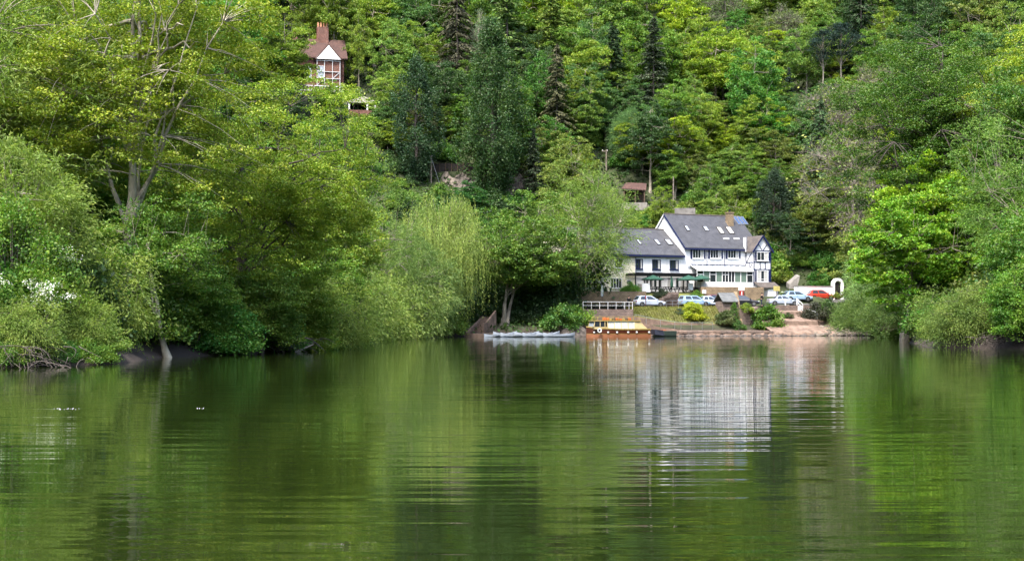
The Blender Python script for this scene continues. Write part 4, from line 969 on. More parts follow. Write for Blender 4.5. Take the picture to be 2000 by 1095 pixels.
# ------------------------------------------------------------------ boats
mat('hull_brown', (0.055, 0.013, 0.005), 0.35, 0.15, 2.0, coat=0.4); mat('hull_orange', (0.22, 0.085, 0.04), 0.4, 0.1, 2.0); mat('boat_yellow', (0.28, 0.20, 0.06), 0.45, 0.08); mat('boat_cream', (0.38, 0.30, 0.15), 0.5, 0.06)
mat('canvas_clear', (0.40, 0.41, 0.35), 0.25, 0.12, 2.5); mat('life_orange', (0.3900, 0.0850, 0.0150), 0.7, 0.15); mat('canoe_white', (0.26, 0.29, 0.33), 0.35, 0.08, 1.2); mat('tarp_blue', (0.0100, 0.0125, 0.0250), 0.6, 0.2); mat('punt_green', (0.0225, 0.0350, 0.0275), 0.5, 0.2)
def hull_rings(L, B, zk, zs, zbow, n=14, bowp=2.2, stern=0.85):
    """x from bow (-L/2) to stern (+L/2); returns ring list"""
    rings = []
    for i in range(n):
        f = i / (n - 1); x = -L / 2 + L * f; w = B / 2 * min(1, (1 - (1 - min(f / .42, 1)) ** bowp)) * (1 - (1 - stern) * max(0, (f - .7) / .3) ** 2) + .02
        z = zs + (zbow - zs) * (1 - min(f / .6, 1)) ** 2; k = zk + .25 * (1 - min(f / .2, 1)) ** 2
        rings.append([(x, -w * .75, k), (x, -w * .96, zk + .3), (x, -w, z), (x, w, z), (x, w * .96, zk + .3), (x, w * .75, k)])
    return rings
s0, s1 = S(1145, -1.7), S(1265, -1.7); LF = s1 - s0
fp = site((s0 + s1) / 2, -1.7, 0)
fe = thing('river_ferry', 'orange and brown passenger ferry with cream canopy moored at the quay', 'boat', (fp.x, fp.y, 0), PHI)
fe_r = hull_rings(LF, 2.3, -.35, 0.98, 1.3)
hl = MB().loft(fe_r).build('hull', 'hull_brown', fe)
def band(z0, z1, m, nm, out=.02, x0=-1e9):
    b = MB(); ra = []; 
    for sd in (-1, 1):
        rows = []
        for r in fe_r:
            x = r[0][0]; w = abs(r[2][1]); zt = r[2][2]; wz = lambda z: abs(r[1][1]) + (w - abs(r[1][1])) * max(0, (z + .05) / (zt + .05)) + out
            a, c = (z0, z1) if z0 > -5 else (zt - .12, zt + .03)
            rows.append([(x, sd * (wz(a)), a), (x, sd * (wz(c)), c), (x, sd * (wz(c) - .06), c), (x, sd * (wz(a) - .06), a)])
        b.loft(rows)
    return b.build(nm, m, hl)
band(-.02, .32, 'hull_orange', 'waterline_band', .05); band(-9, 0, 'boat_yellow', 'gunwale', .045); band(.35, .39, 'boat_yellow', 'trim_line', .02)
for k, f in enumerate((.1, .3, .44, .62, .76, .97)):
    x = -LF / 2 + LF * f; w = np.interp(x, [r[0][0] for r in fe_r], [abs(r[2][1]) for r in fe_r])
    MB().lathe([(.03, -w - .16), (.11, -w - .13), (.11, -w - .02)], (x, 0, .56), 10, 'y').build('hull_lamp', 'white_paint', hl)
ring = MB(); n1, n2 = 18, 6
ring.add([(-LF * .34 + (.22 + .07 * cos(2 * pi * j / n2)) * cos(2 * pi * i / n1), -1.22 + .07 * sin(2 * pi * j / n2), .78 + (.22 + .07 * cos(2 * pi * j / n2)) * sin(2 * pi * i / n1)) for i in range(n1) for j in range(n2)], [(i * n2 + j, ((i + 1) % n1) * n2 + j, ((i + 1) % n1) * n2 + (j + 1) % n2, i * n2 + (j + 1) % n2) for i in range(n1) for j in range(n2)])
ring.build('life_ring', 'white_paint', fe, smooth=True)
xa, xb, xcn, xd = -LF * .49 + .45, -LF * .2, LF * .24, LF * .45
cab = MB(); w0, w1 = 1.02, .92
cab.box(xa + .2, xb, -w0 + .06, w0 - .06, .95, 1.25); cab.build('cabin_side', 'boat_cream', fe)
for x in (xa + .25, xa + .95, xb - .35, xb):
    for sy in (-1, 1): MB().bar((x + (.0 if x > xa + .5 else -.12), sy * (w0 - .06), 1.2), (x, sy * w1, 1.95), .09).build('window_post', 'boat_cream', fe)
for x0_, x1_ in ((xa + .32, xa + .9), (xa + 1.0, xb - .4)):
    for sy in (-1, 1): MB().box(x0_, x1_, sy * .95 - .01, sy * .95 + .01, 1.24, 1.9).build('cabin_window', 'glass_dark', fe)
MB().prism([(xa + .1, -.9, 1.25), (xa + .1, .9, 1.25), (xa + .26, .85, 1.92), (xa + .26, -.85, 1.92)], (.02, 0, 0)).build('windscreen', 'glass_pale', fe)
# canopy bays: clear sheets between cream hoops, sloped at the stern
bays = np.linspace(xb, xcn, 5)
for k in range(4):
    for sy in (-1, 1): MB().prism([(bays[k] + .05, sy * 1.06, .98), (bays[k + 1] - .02, sy * 1.06, .98), (bays[k + 1] - .02, sy * .9, 1.93), (bays[k] + .05, sy * .9, 1.93)], (0, -sy * .03, 0)).build('canopy_sheet', 'canvas_clear', fe)
for x in bays:
    for sy in (-1, 1): MB().bar((x, sy * 1.07, .95), (x, sy * .91, 1.95), .07).build('canopy_hoop', 'boat_cream', fe)
for sy in (-1, 1): MB().prism([(xcn + .05, sy * 1.06, .98), (xd, sy * 1.0, .98), (xcn + .75, sy * .9, 1.93), (xcn + .05, sy * .9, 1.93)], (0, -sy * .03, 0)).build('stern_canvas', 'boat_cream', fe)
MB().prism([(xd, -1, .98), (xd, 1, .98), (xcn + .75, .9, 1.93), (xcn + .75, -.9, 1.93)], (-.03, 0, 0)).build('stern_canvas', 'boat_cream', fe)
MB().box(xa + .05, xcn + .8, -1.0, 1.0, 1.955, 2.03).build('roof', 'boat_cream', fe); MB().box(xa, xcn + .82, -1.03, -1.003, 1.94, 2.06).build('roof_edge', 'boat_yellow', fe)
rl_ = MB()
for y in (-.95, .95):
    rl_.tube([(xa + .6, y, 2.5), (xcn + .6, y, 2.5)], .022, 5); rl_.tube([(xa + .6, y, 2.27), (xcn + .6, y, 2.27)], .016, 5)
    for x in np.linspace(xa + .6, xcn + .6, 9): rl_.tube([(x, y, 2.03), (x, y, 2.5)], .02, 5)
rl_.build('roof_rail', 'boat_yellow', fe)
rng_ = np.random.default_rng(8)
for k in range(9):
    x = xa + 1.5 + k * .42; MB().box(x, x + .34, -.7 + rng_.uniform(-.1, .1), -.2, 2.035, 2.25 + rng_.uniform(0, .16)).build('roof_seat', ['life_orange', 'life_orange', 'boat_yellow', 'wood_brown'][k % 4], fe, bevel=.03)
# punt
pp = site(S(1297, -1.1), -1.1, 0)
pu = thing('punt', 'small dark green punt with a blue-black tarpaulin over one end', 'boat', (pp.x, pp.y, 0), PHI + .04)
pr_ = hull_rings(2.95, 1.2, -.15, .72, .84, 10, 1.2, .95)
MB().loft(pr_).build('hull', 'punt_green', pu)
MB().prism([(-1.5, -.64, .25), (-.25, -.66, .12), (-.45, -.64, .8), (-1.52, -.5, .9)], (0, 1.26, 0)).build('tarpaulin', 'tarp_blue', pu); MB().box(-.7, .2, -.3, .3, .76, .84).build('thwart', 'life_orange', pu)
# canoes
cn = thing('canoe', 'white open canoe moored side by side under the spreading alder', 'canoe', (0, 0, 0), 0, 'white canoes moored in a row')
rr2 = []
for i in range(17):
    f = i / 16 * 2 - 1; wv = .42 * (1 - abs(f) ** 2.4) + .015; z = .34 + .24 * abs(f) ** 3; k = -.08 + .16 * abs(f) ** 4
    rr2.append([(f * 2.3, -wv * .55, k), (f * 2.3, -wv, k + .2), (f * 2.3, -wv, z), (f * 2.3, -wv + .03, z), (f * 2.3, -wv * .8 + .0, k + .12), (f * 2.3, wv * .8, k + .12), (f * 2.3, wv - .03, z), (f * 2.3, wv, z), (f * 2.3, wv, k + .2), (f * 2.3, wv * .55, k)])
MB().loft(rr2).build('hull', 'canoe_white', cn)
for x in (-1.1, 0.9): MB().box(x - .12, x + .12, -.36, .36, .3, .34).build('seat', 'wood_grey', cn)
for i, px in enumerate((978, 993, 1008, 1022, 1036, 1050, 1064, 1078, 1092)):
    c = cn if i == 0 else copy_tree(cn)
    p = at(px, 655, 175.6); c.location = (p.x, p.y - (i % 3) * .25, 0.0); c.rotation_euler = (0, R((-4, 3, 0)[i % 3]), R(28 + (i * 7) % 9))

# ------------------------------------------------------------------ furniture, signs, small structures
def picnic(name, label, loc, rz, group, m='black_paint'):
    o = thing(name, label, 'table', loc, rz, group)
    b = MB(); [b.box(-.85, .85, -.37 + k * .15, -.24 + k * .15, .72, .76) for k in range(5)]; b.build('tabletop', m, o)
    for sy in (-1, 1):
        b = MB(); [b.box(-.85, .85, sy * .68 - .14 + k * .14, sy * .68 - .02 + k * .14, .42, .46) for k in range(2)]; b.build('bench', m, o)
    for x in (-.6, .6):
        for sy in (-1, 1): MB().bar((x, sy * .62, 0), (x, sy * .22, .73), .06, .09).build('leg', m, o)
        MB().box(x - .03, x + .03, -.76, .76, .36, .42).build('cross_bar', m, o)
    return o
pc0 = picnic('picnic_table', 'dark picnic bench on the riverside terrace behind the white railing', sm(S(1128, 6.2), 6.2, zj), PHI, 'picnic benches on the riverside terrace')
pc0.location = sm(S(1131, 6.4), 6.4, zj - .3)
for i, px in enumerate((1153, 1166, 1179, 1192, 1205, 1218)):
    c = copy_tree(pc0); c.location = sm(S(px, 6.0 + (i % 2) * .9), 6.0 + (i % 2) * .9, zj); c.rotation_euler = (0, 0, PHI + R(4 * (i % 3)))
pd0 = None
for i, px in enumerate((1276, 1292, 1308, 1322, 1337, 1352)):
    t = 12.6 + (i % 2) * .9
    if pd0 is None: c = pd0 = picnic('dining_table', 'black bench table on the dining terrace under the green parasols', (0, 0, 0), 0, 'bench tables on the dining terrace')
    else: c = copy_tree(pd0)
    c.location = sm(S(px, t), t, TL + .003); c.rotation_euler = (0, 0, TH + R(10 * (i % 3)))
mat('parasol_green', (0.0110, 0.0550, 0.0325), 0.8, 0.1, 2.0); mat('parasol_grey', (0.2000, 0.2350, 0.2600), 0.8, 0.1, 2.0)
def parasol(label, px, py_top, t, zg, wide=1.55, m='parasol_green', furled=False):
    s = S(px, t); zt = z_at(py_top, s, t); o = thing('parasol', label, 'parasol', sm(s, t, zg)); h = zt - zg
    MB().tube([(0, 0, 0), (0, 0, h)], .03, 6).build('pole', 'wood_brown', o); MB().lathe([(.28, 0), (.28, .08), (.05, .12)], (0, 0, 0), 10).build('base', 'concrete_grey', o)
    if furled: MB().lathe([(.03, h - 1.55), (.17, h - 1.4), (.2, h - .9), (.1, h - .1), (.02, h + .05)], (0, 0, 0), 9).build('canopy', m, o)
    else:
        b = MB(); n = 8; v = [(0, 0, h + .05)] + [(wide * cos(2 * pi * k / n), wide * sin(2 * pi * k / n), h - .55) for k in range(n)] + [(wide * 1.0 * cos(2 * pi * k / n), wide * sin(2 * pi * k / n), h - .68) for k in range(n)]
        b.add(v, [(0, 1 + k, 1 + (k + 1) % n) for k in range(n)] + [(1 + k, 1 + n + k, 1 + n + (k + 1) % n, 1 + (k + 1) % n) for k in range(n)]); b.build('canopy', m, o)
        for k in range(n): MB().tube([(0, 0, h - .3), (wide * .95 * cos(2 * pi * k / n), wide * .95 * sin(2 * pi * k / n), h - .56)], .012, 4).build('rib', 'wood_brown', o)
    return o
parasol('open green parasol beside the green hedge end of the dining terrace', 1275, 537, 12.4, TL); parasol('open green parasol at the middle of the dining terrace', 1345, 537.5, 12.2, TL, 1.6); parasol('open green parasol close to the conservatory', 1369, 536.5, 13.4, TL, 1.4)
parasol('closed green parasol tied up on the dining terrace', 1312, 541, 12.6, TL, furled=True); parasol('tall closed grey-blue parasol on the riverside picnic terrace', 1176, 557, 6.6, zj, m='parasol_grey', furled=True)
# railings
def railing(name, label, pts, zh, m='white_paint', mids=(0.5,), r=.035, every=1.1):
    o = thing(name, label, 'railing'); pts = [Vector(p) for p in pts]
    for fr in (1.0,) + tuple(mids): MB().tube([p + Vector((0, 0, zh * fr)) for p in pts], r * (1 if fr == 1 else .7), 6).build('rail', m, o)
    for a, c in zip(pts[:-1], pts[1:]):
        n = max(1, round((c - a).length / every))
        for k in range(n): q = a + (c - a) * k / n; MB().tube([q, q + Vector((0, 0, zh))], r, 6).build('post', m, o)
    q = pts[-1]; MB().tube([q, q + Vector((0, 0, zh))], r, 6).build('post', m, o)
    return o
railing('railing', 'white tubular railing along the edge of the picnic terrace', [sm(j0 + .1, 4.5, zj), sm(j1 - .08, 4.5, zj), sm(j1 - .08, 8.1, zj)], .95)
railing('handrail', 'pale handrail curving down the ramp behind the ferry', [sm(S(1240, 3.4), 3.4, 1.85), sm(S(1262, 3.4), 3.4, 1.55), sm(S(1290, 3.4), 3.4, 1.17), sm(S(1318, 3.4), 3.4, .93), sm(S(1330, 3.4), 3.4, .8), sm(S(1392, 3.4), 3.4, .8)], .95, 'steel', (), .03, 1.7)
railing('handrail', 'white handrail at the steps beside the silver saloon', [sm(S(1556, 7.1), 7.1, zcp(37)), sm(S(1568, 6.0), 6.0, 3.3)], .95, 'white_paint', (.5,), .04)
railing('handrail', 'short white rail on the slipway beside the dark bush', [sm(S(1577, 5.2), 5.2, 2.7), sm(S(1596, 3.6), 3.6, 2.2)], .9, 'white_paint', (), .035)
railing('guard_rail', 'thin grey rail along the top of the grass bank', [sm(S(1302, 7.2), 7.2, zcp(9)), sm(S(1325, 7.2), 7.2, zcp(10)), sm(S(1345, 7.2), 7.2, zcp(12))], .9, 'steel', (.5,), .03)
for i, px in enumerate((1534, 1557)): 
    o = MB().lathe([(.08, 0), (.08, .85), (.05, .92)], sm(S(px, 7.4), 7.4, zcp(36)), 10).build('bollard', 'white_paint'); tag(o, ['white bollard beside the wheel of the silver saloon', 'white bollard next to the white handrail'][i], 'bollard')
tag(MB().prism([sm(S(1558, 6.9), 6.88, 2.6), sm(S(1567, 6.9), 6.88, 2.6), sm(S(1567, 6.9), 6.88, z_at(597, 38, 6.9)), sm(S(1558, 6.9), 6.88, z_at(597, 38, 6.9))], (0.02, -.08, 0)).build('notice_panel', 'white_paint'), 'blank white panel fixed at the slipway wall', 'panel')
# boards and signs
def board(name, label, px0, px1, py0, py1, t, m, zg, posts=1, cat='sign'):
    s0_, s1_ = S(px0, t), S(px1, t); z0_, z1_ = z_at(py1, s0_, t), z_at(py0, s0_, t); p = site((s0_ + s1_) / 2, t, zg); o = thing(name, label, cat, p, PHI); hw = (s1_ - s0_) / 2
    MB().box(-hw, hw, -.04, .04, z0_ - zg, z1_ - zg).build('panel', m, o)
    for k in range(posts): x = (-hw * .7 if posts > 1 else 0) + k * hw * 1.4; MB().box(x - .04, x + .04, .045, .12, 0, z1_ - zg - .05).build('post', 'wood_brown', o)
    return o
board('sign_board', 'large plain white board standing at the hedge end of the terrace', 1254.5, 1269.5, 553, 570.5, 11.7, 'white_paint', TL, 2)
board('sign_board', 'grey-white panel next to the large white board', 1246, 1253.5, 554, 570, 11.8, 'concrete_grey', TL, 2)
board('menu_board', 'narrow white menu board between the dining tables', 1344, 1353.5, 553, 566, 11.95, 'white_paint', TL)
board('menu_board', 'small white card on a dining table post', 1305, 1311, 566, 573, 12.0, 'white_paint', TL - .3); board('menu_board', 'small white card beside the raised terrace', 1372, 1379, 566, 573, 11.3, 'white_paint', 4.2)
mat('sign_yellow', (0.4000, 0.3400, 0.1100), 0.6); mat('sign_red', (0.3000, 0.0200, 0.0150), 0.5)
board('sign_board', 'pale yellow sign beside the white store', 1511, 1523, 558.5, 568, 12.5, 'sign_yellow', 4.2)
lbd = board('lifebuoy_board', 'white and red lifebuoy board with a white figure on it', 1442.5, 1454, 559.5, 567, 11.3, 'white_paint', 4.05, 1)
s_ = S(1448, 11.3); zc_ = z_at(572, s_, 11.3) - 4.05
MB().box(-.3, .3, -.05, .03, zc_ - .36, zc_ + .33).build('red_panel', 'sign_red', lbd); fg = MB(); fg.lathe([(.07, -.07), (.07, -.055)], (0.02, 0, zc_ + .18), 10, 'y'); fg.box(-.08, .1, -.07, -.055, zc_ - .12, zc_ + .1); fg.box(-.1, -.02, -.07, -.055, zc_ - .3, zc_ - .125); fg.box(.03, .11, -.07, -.055, zc_ - .3, zc_ - .125); fg.build('figure', 'white_paint', lbd)
rp = thing('marker_post', 'thin red-topped post in front of the pale silver hatchback', 'post', sm(S(1261, 7.35), 7.35, zcp(5))); MB().tube([(0, 0, 0), (0, 0, 1.25)], .04, 6).build('post', 'maroon_car', rp); MB().tube([(0, 0, 1.25), (0, 0, 1.62)], .055, 6).build('post_top', 'sign_red', rp)
# slate-roofed hut on the quay
hs0, hs1 = S(1411, 5.0), S(1441, 5.0); hw = (hs1 - hs0) / 2; hp = site((hs0 + hs1) / 2, 5.0, .7)
hut = thing('stone_hut', 'small stone hut with a grey slate roof and buttressed gable on the quay', 'hut', hp, PHI)
ze = z_at(588, hs0, 5) - .7; zr2 = z_at(573, hs0, 6.2) - .7
MB().box(-hw + .1, hw, 0, 2.4, -.3, ze).build('wall', 'stone_pink', hut); b = MB(); b.prism([(-hw - .1, -.3, ze - .12), (-hw - .1, 1.2, zr2), (-hw - .1, 1.2, zr2 + .12), (-hw - .1, -.3, ze)], (2 * hw + .1, 0, 0)); b.prism([(-hw - .1, 2.7, ze - .12), (-hw - .1, 1.2, zr2), (-hw - .1, 1.2, zr2 + .12), (-hw - .1, 2.7, ze)], (2 * hw + .1, 0, 0)); b.build('roof', 'slate_light', hut)
MB().prism([(hw + .004, -1.0, -.5), (hw + .004, 2.9, -.5), (hw + .004, 2.7, ze), (hw + .004, 1.2, zr2 + .3), (hw + .004, .5, ze + .1)], (.45, 0, 0)).build('gable_wall', 'stone_gold', hut)
MB().box(-.5, .3, -.05, -.003, .2, 2.0).build('door_or_dark_panel', 'wood_dark', hut)
# white garden wall and arch, canopy
pw = at(1553, 580, 203.5)
wl0 = at(1553, 559, 203.5); wl1 = at(1626, 559, 205.5); 
gw = thing('white_wall', 'low white garden wall behind the red hatchback', 'wall', (wl0.x, wl0.y, 4.6), atan2(wl1.y - wl0.y, wl1.x - wl0.x)); lw = (wl1 - wl0).length
MB().box(0, lw, 0, .3, -.6, wl0.z - 4.6).build('wall_face', 'white_render', gw); MB().box(-.05, lw, -.05, .35, wl0.z - 4.6 + .003, wl0.z - 4.6 + .1).build('coping', 'concrete_grey', gw)
nb_ = MB().box(lw * .32, lw * .52, -.09, -.004, .72, 1.3).build('notice_board', 'wood_dark', gw); MB().box(lw * .34, lw * .50, -.11, -.092, .79, 1.23).build('notice_sheet', 'glass_green', gw)
ap = at(1637, 582, 205.8); ah = at(1637, 543, 205.8).z - ap.z
ar = thing('garden_arch', 'white rendered garden arch at the end of the white wall', 'arch', (ap.x, ap.y, ap.z), R(15)); 
rings = []; wo, wi = .9, .5
outer = [(-wo, -.6)] + [(-wo * cos(a), ah - wo + wo * sin(a)) for a in np.linspace(0, pi, 13)] + [(wo, -.6)]; inner = [(-wi, -.6)] + [(-wi * cos(a), ah - wo + .05 + wi * sin(a)) for a in np.linspace(0, pi, 13)] + [(wi, -.6)]
b = MB()
for (a0, a1, c0, c1) in zip(outer[:-1], outer[1:], inner[:-1], inner[1:]): b.prism([(a0[0], 0, a0[1]), (a1[0], 0, a1[1]), (c1[0], 0, c1[1]), (c0[0], 0, c0[1])], (0, .5, 0))
b.build('arch_frame', 'white_render', ar); gt = MB(); [gt.box(-.45 + k * .15, -.42 + k * .15, .24, .27, 0, 1.9) for k in range(7)]; gt.box(-.5, .5, .235, .275, 1.0, 1.06); gt.build('gate', 'black_paint', ar); MB().box(-.495, .495, .3, .36, -.5, ah - wo + .3).build('door_or_dark_panel', 'wood_dark', ar)  # panel behind the gate is added to make the arch opening dark
cp = at(1552, 562, 204.5)
ca = thing('garden_canopy', 'pale sloping canopy behind the flowering bush near the timbered gable', 'canopy', (cp.x, cp.y, cp.z - 1.0)); 
MB().prism([(-.8, 0, .9), (.3, 0, .85), (.8, 0, 2.7), (.55, 0, 2.65), (-.75, 0, 1.55)], (0, 2.2, .3)).build('cover', 'concrete_grey', ca); [MB().tube([(x, y, -1.2), (x, y, 1.1)], .05, 6).build('pole', 'steel', ca) for x in (-.7, .4) for y in (.2, 2.0)]
# people
mat('skin', (0.50, 0.30, 0.22), 0.6, 0.05); mat('cloth_black', (0.0060, 0.0060, 0.0075), 0.9); mat('cloth_denim', (0.0150, 0.0225, 0.0450), 0.9); mat('hair_dark', (0.0150, 0.0100, 0.0075), 0.8)
def skinned(name, V, E, rad, m, parent, root=0):
    me = bpy.data.meshes.new(name); me.from_pydata(V, E, []); me.update(); o = obj(name, me, m, parent, smooth=True)
    md = o.modifiers.new('skin', 'SKIN'); md.use_smooth_shade = True
    for i, r in enumerate(rad): me.skin_vertices[0].data[i].radius = (r, r); me.skin_vertices[0].data[i].use_root = (i == root)
    sd = o.modifiers.new('sub', 'SUBSURF'); sd.levels = 1; sd.render_levels = 2
    return o
def person(label, loc, rz, bend=0.0, arm=0.3):
    o = thing('person', label, 'person', loc, rz); k = bend
    V = [(0, 0, .95), (0, -.02 - .3 * k, 1.2), (0, -.04 - .7 * k, 1.42), (0, -.05 - .8 * k, 1.53), (0, -.07 - .85 * k, 1.63), (0, -.07 - .85 * k, 1.74)]
    E = [(i, i + 1) for i in range(5)]; Rd = [.12, .115, .09, .05, .095, .07]
    for sx in (-1, 1):
        a = len(V); V += [(sx * .19, -.04 - .7 * k, 1.40), (sx * .25, -.1 - .7 * k - arm * .3, 1.14), (sx * .2, -.2 - .7 * k - arm, 1.0), (sx * .19, -.25 - .7 * k - arm, .96)]; E += [(2, a), (a, a + 1), (a + 1, a + 2), (a + 2, a + 3)]; Rd += [.05, .038, .03, .036]
        a = len(V); V += [(sx * .1, 0, .86), (sx * .11, -.02, .48), (sx * .12, .02, .09), (sx * .12, -.16, .05)]; E += [(0, a), (a, a + 1), (a + 1, a + 2), (a + 2, a + 3)]; Rd += [.095, .065, .048, .04]
    skinned('body', V, E, Rd, 'skin', o)
    jv = [V[0], V[1], V[2], V[6], V[7], V[8], V[14], V[15], V[16]]; skinned('jacket', jv, [(0, 1), (1, 2), (2, 3), (3, 4), (4, 5), (2, 6), (6, 7), (7, 8)], [.185, .185, .175, .11, .09, .07, .11, .09, .07], 'cloth_black', o)
    tv = [V[0], V[10], V[11], V[12], V[18], V[19], V[20]]; skinned('trousers', tv, [(0, 1), (1, 2), (2, 3), (0, 4), (4, 5), (5, 6)], [.155, .11, .082, .062, .11, .082, .062], 'cloth_denim', o)
    hx = V[5]; MB().lathe([(.105, -.06), (.112, 0), (.09, .06), (.03, .1)], (hx[0], hx[1] + .025, hx[2]), 12).build('hair', 'hair_dark', o, smooth=True)
    return o
person('person in a black top leaning on the white railing by the silver hatchback', sm(S(1227, 7.4), 7.4, zj), PHI, .25, .25)
person('person in dark clothing walking past the white store', sm(S(1487, 10.4), 10.4, zcp(30) + .03), PHI + 1.2, .05, .1)

# ------------------------------------------------------------------ things on the slope
def pole(label, px, py0, py1, Y, arm=0.0, guy=False):
    Y = hill_hit(px, py1).y; a, c = at(px, py1, Y), at(px, py0, Y); zb_ = gz(a.x, a.y) - .5; o = thing('utility_pole', label, 'pole', (a.x, a.y, zb_)); h = c.z - zb_
    MB().tube([(0, 0, 0), (0.03, 0, h)], [.15, .1], 8).build('pole_shaft', 'wood_grey', o)
    if arm:
        MB().box(-arm, arm * .4, -.06, .06, h - .35, h - .22).build('cross_arm', 'wood_grey', o)
        for x in (-arm * .9, arm * .3): MB().lathe([(.05, 0), (.07, .1), (.03, .16)], (x, 0, h - .215), 8).build('insulator', 'white_paint', o)
    if guy: MB().tube([(0, -.05, h - .3), (1.5, -.6, max(.2, h - 5))], .02, 4).build('guy_wire', 'steel', o)
    return o
pole('leaning utility pole with a stay wire at the end of the dark fence', 842, 303, 362, 236, .5, True); pole('utility pole with a cross arm standing in the wood above the willow', 1184, 292, 335, 238, .7); pole('plain brown pole rising behind the inn roof', 1315, 345, 420, 217)
fn = thing('board_fence', 'dark brown board fence along the top of the rock face', 'fence'); _ya, _yc = hill_hit(848, 336).y, hill_hit(1018, 336).y; Y_FEN = min(_ya, _yc); a_, c_ = at(848, 335, _ya), at(1018, 335, _yc)
nP = 15
for k in range(nP):
    q0 = a_ + (c_ - a_) * k / nP; q1 = a_ + (c_ - a_) * (k + .95) / nP; d = (q1 - q0)
    MB().prism([(q0.x, q0.y, q0.z - .3), (q1.x, q1.y, q1.z - .3), (q1.x, q1.y, q1.z + 1.3 + .04 * (k % 3)), (q0.x, q0.y, q0.z + 1.3 + .04 * (k % 3))], (0, .05, 0)).build('fence_panel', 'wood_dark', fn)
    MB().box(q0.x - .09, q0.x + .01, q0.y - .06, q0.y + .1, q0.z - .8, q0.z + 1.45).build('fence_post', 'wood_brown', fn)
def rock_face(label, px0, px1, pyt, pyb, Y, seed):
    q = np.random.default_rng(seed); rows = []; n = 22; m_ = 9; Y = hill_hit((px0 + px1) / 2, pyb - 4).y - 0.6
    for i in range(m_):
        f = i / (m_ - 1); rows.append([])
        for j in range(n):
            px = px0 + (px1 - px0) * j / (n - 1); p = at(px, pyb + (pyt - pyb) * f, Y); e = 1 - abs(2 * j / (n - 1) - 1) ** 4
            rows[-1].append((p.x + q.uniform(-.15, .15), p.y + 1.6 * f + q.uniform(-.3, .25) + 1.5 * (1 - e), p.z + q.uniform(-.2, .2) + (.5 * sin(j * .9 + seed) if i == m_ - 1 else 0)))
    back = [(p[0], p[1] + 5, p[2] - .3) for p in rows[-1]]; rows.append(back)
    o = strip('rock_face', 'rock', rows, None); return tag(o, label, 'rock')
rock_face('pale limestone rock face under the dark board fence', 852, 945, 340, 376, 234, 4); rock_face('pale limestone outcrop beside the grey spruce', 968, 1026, 340, 382, 233.5, 5); rock_face('bare pale rock cutting behind the inn gable', 1240, 1304, 404, 428, 217, 6)
b = MB(); p0, p1 = at(1318, 430, 217.5), at(1358, 430, 218.5); zt_ = at(1318, 405, 217.5).z
b.prism([tuple(p0), tuple(p1), (p1.x, p1.y, zt_), (p0.x, p0.y, zt_ - .1)], (0, .3, 0)); tag(b.build('concrete_wall', 'concrete_grey'), 'pale concrete wall just above the inn ridge', 'wall')
p = hill_hit(1240, 402); Y_SHD = p.y; sh = thing('red_roofed_shed', 'open timber shed with a red tiled roof on the slope behind the willow', 'shed', (p.x, p.y, p.z), R(-12))
MB().prism([(-2.0, -1.4, 2.55), (2.0, -1.4, 2.2), (1.8, 1.2, 3.5), (-1.6, 1.2, 3.7)], (0, 0, .12)).build('roof', 'tile_red', sh); MB().box(-1.6, 1.6, 1.0, 1.15, -1, 2.5).build('back_wall', 'wood_brown', sh); MB().box(-1.7, -1.55, -1.1, 1.0, -1, 2.4).build('side_wall', 'brick_red', sh)
for x in (-1.6, .2, 1.7): MB().box(x - .07, x + .07, -1.2, -1.06, -1, 2.3).build('post', 'wood_brown', sh)
MB().box(-2, 2.2, -1.7, -1.6, -1, .25).build('parapet', 'concrete_grey', sh)
p = hill_hit(1636, 432); p.z += 0.2; wh = thing('white_summerhouse', 'small white summerhouse glimpsed among the olive-green trees', 'hut', (p.x, p.y, p.z), R(10))
MB().box(-1.1, 1.1, 0, 1.8, -1, .75).build('wall', 'white_render', wh); MB().prism([(-1.35, -.25, .75), (1.35, -.25, .75), (1.35, -.25, .95), (-1.35, -.25, .95)], (0, 2.3, .25)).build('roof', 'white_paint', wh); MB().box(-.7, .3, -.03, -.003, -.6, .5).build('window', 'glass_dark', wh)

# driftwood at the banks
def log(label, pts, r0, r1, m='bark_pale'): tag(MB().tube(pts, list(np.linspace(r0, r1, len(pts))), 7).build('driftwood', m), label, 'driftwood')
q = at(620, 672, 112); log('pale broken branch slanting out of the shrubs under the leaning alder', [at(577, 688, 92), at(590, 682, 92.2), at(612, 672, 92.6)], .09, .04)
log('grey driftwood arch lying along the bank by the silvery willow', [at(716, 659, 165), at(745, 653, 165), at(790, 653, 165.2), at(815, 658, 165.4)], .14, .07)
def root_tangle(label, c, n, spread, seed, m='bark_dark', out=(-1, -.6)):
    q = np.random.default_rng(seed); Wd = Wood()
    for k in range(n):
        o = np.array(c) + np.array([q.normal() * spread, q.normal() * spread * .5, q.uniform(.25, 1.1)])
        d = np.array([out[0] + q.normal() * .9, out[1] + q.normal() * .6, -q.uniform(.2, .7)]); d = d / np.linalg.norm(d) * q.uniform(.6, 2.0)
        Wd.limb(bez(o, o + d * .5 + np.array([q.normal() * .3, q.normal() * .3, .3]), o + d, 6), q.uniform(.012, .04), .005, 4)
    return tag(obj('roots', Wd.mesh('roots'), m), label, 'roots', kind='stuff')
root_tangle('eroded grey root tangle at the edge of the right bank', at(1960, 676, 101.5), 60, 0.7, 11, 'bark_dark')
root_tangle('dark twigs and roots along the muddy bank below the hawthorn', (-21.6, 61.6, -.2), 130, 1.3, 12, out=(.5, -.8))
root_tangle('dark roots and twigs at the waterline below the leaning alder', (-15.4, 90.5, 0.0), 70, 1.4, 13, out=(.9, -.5))


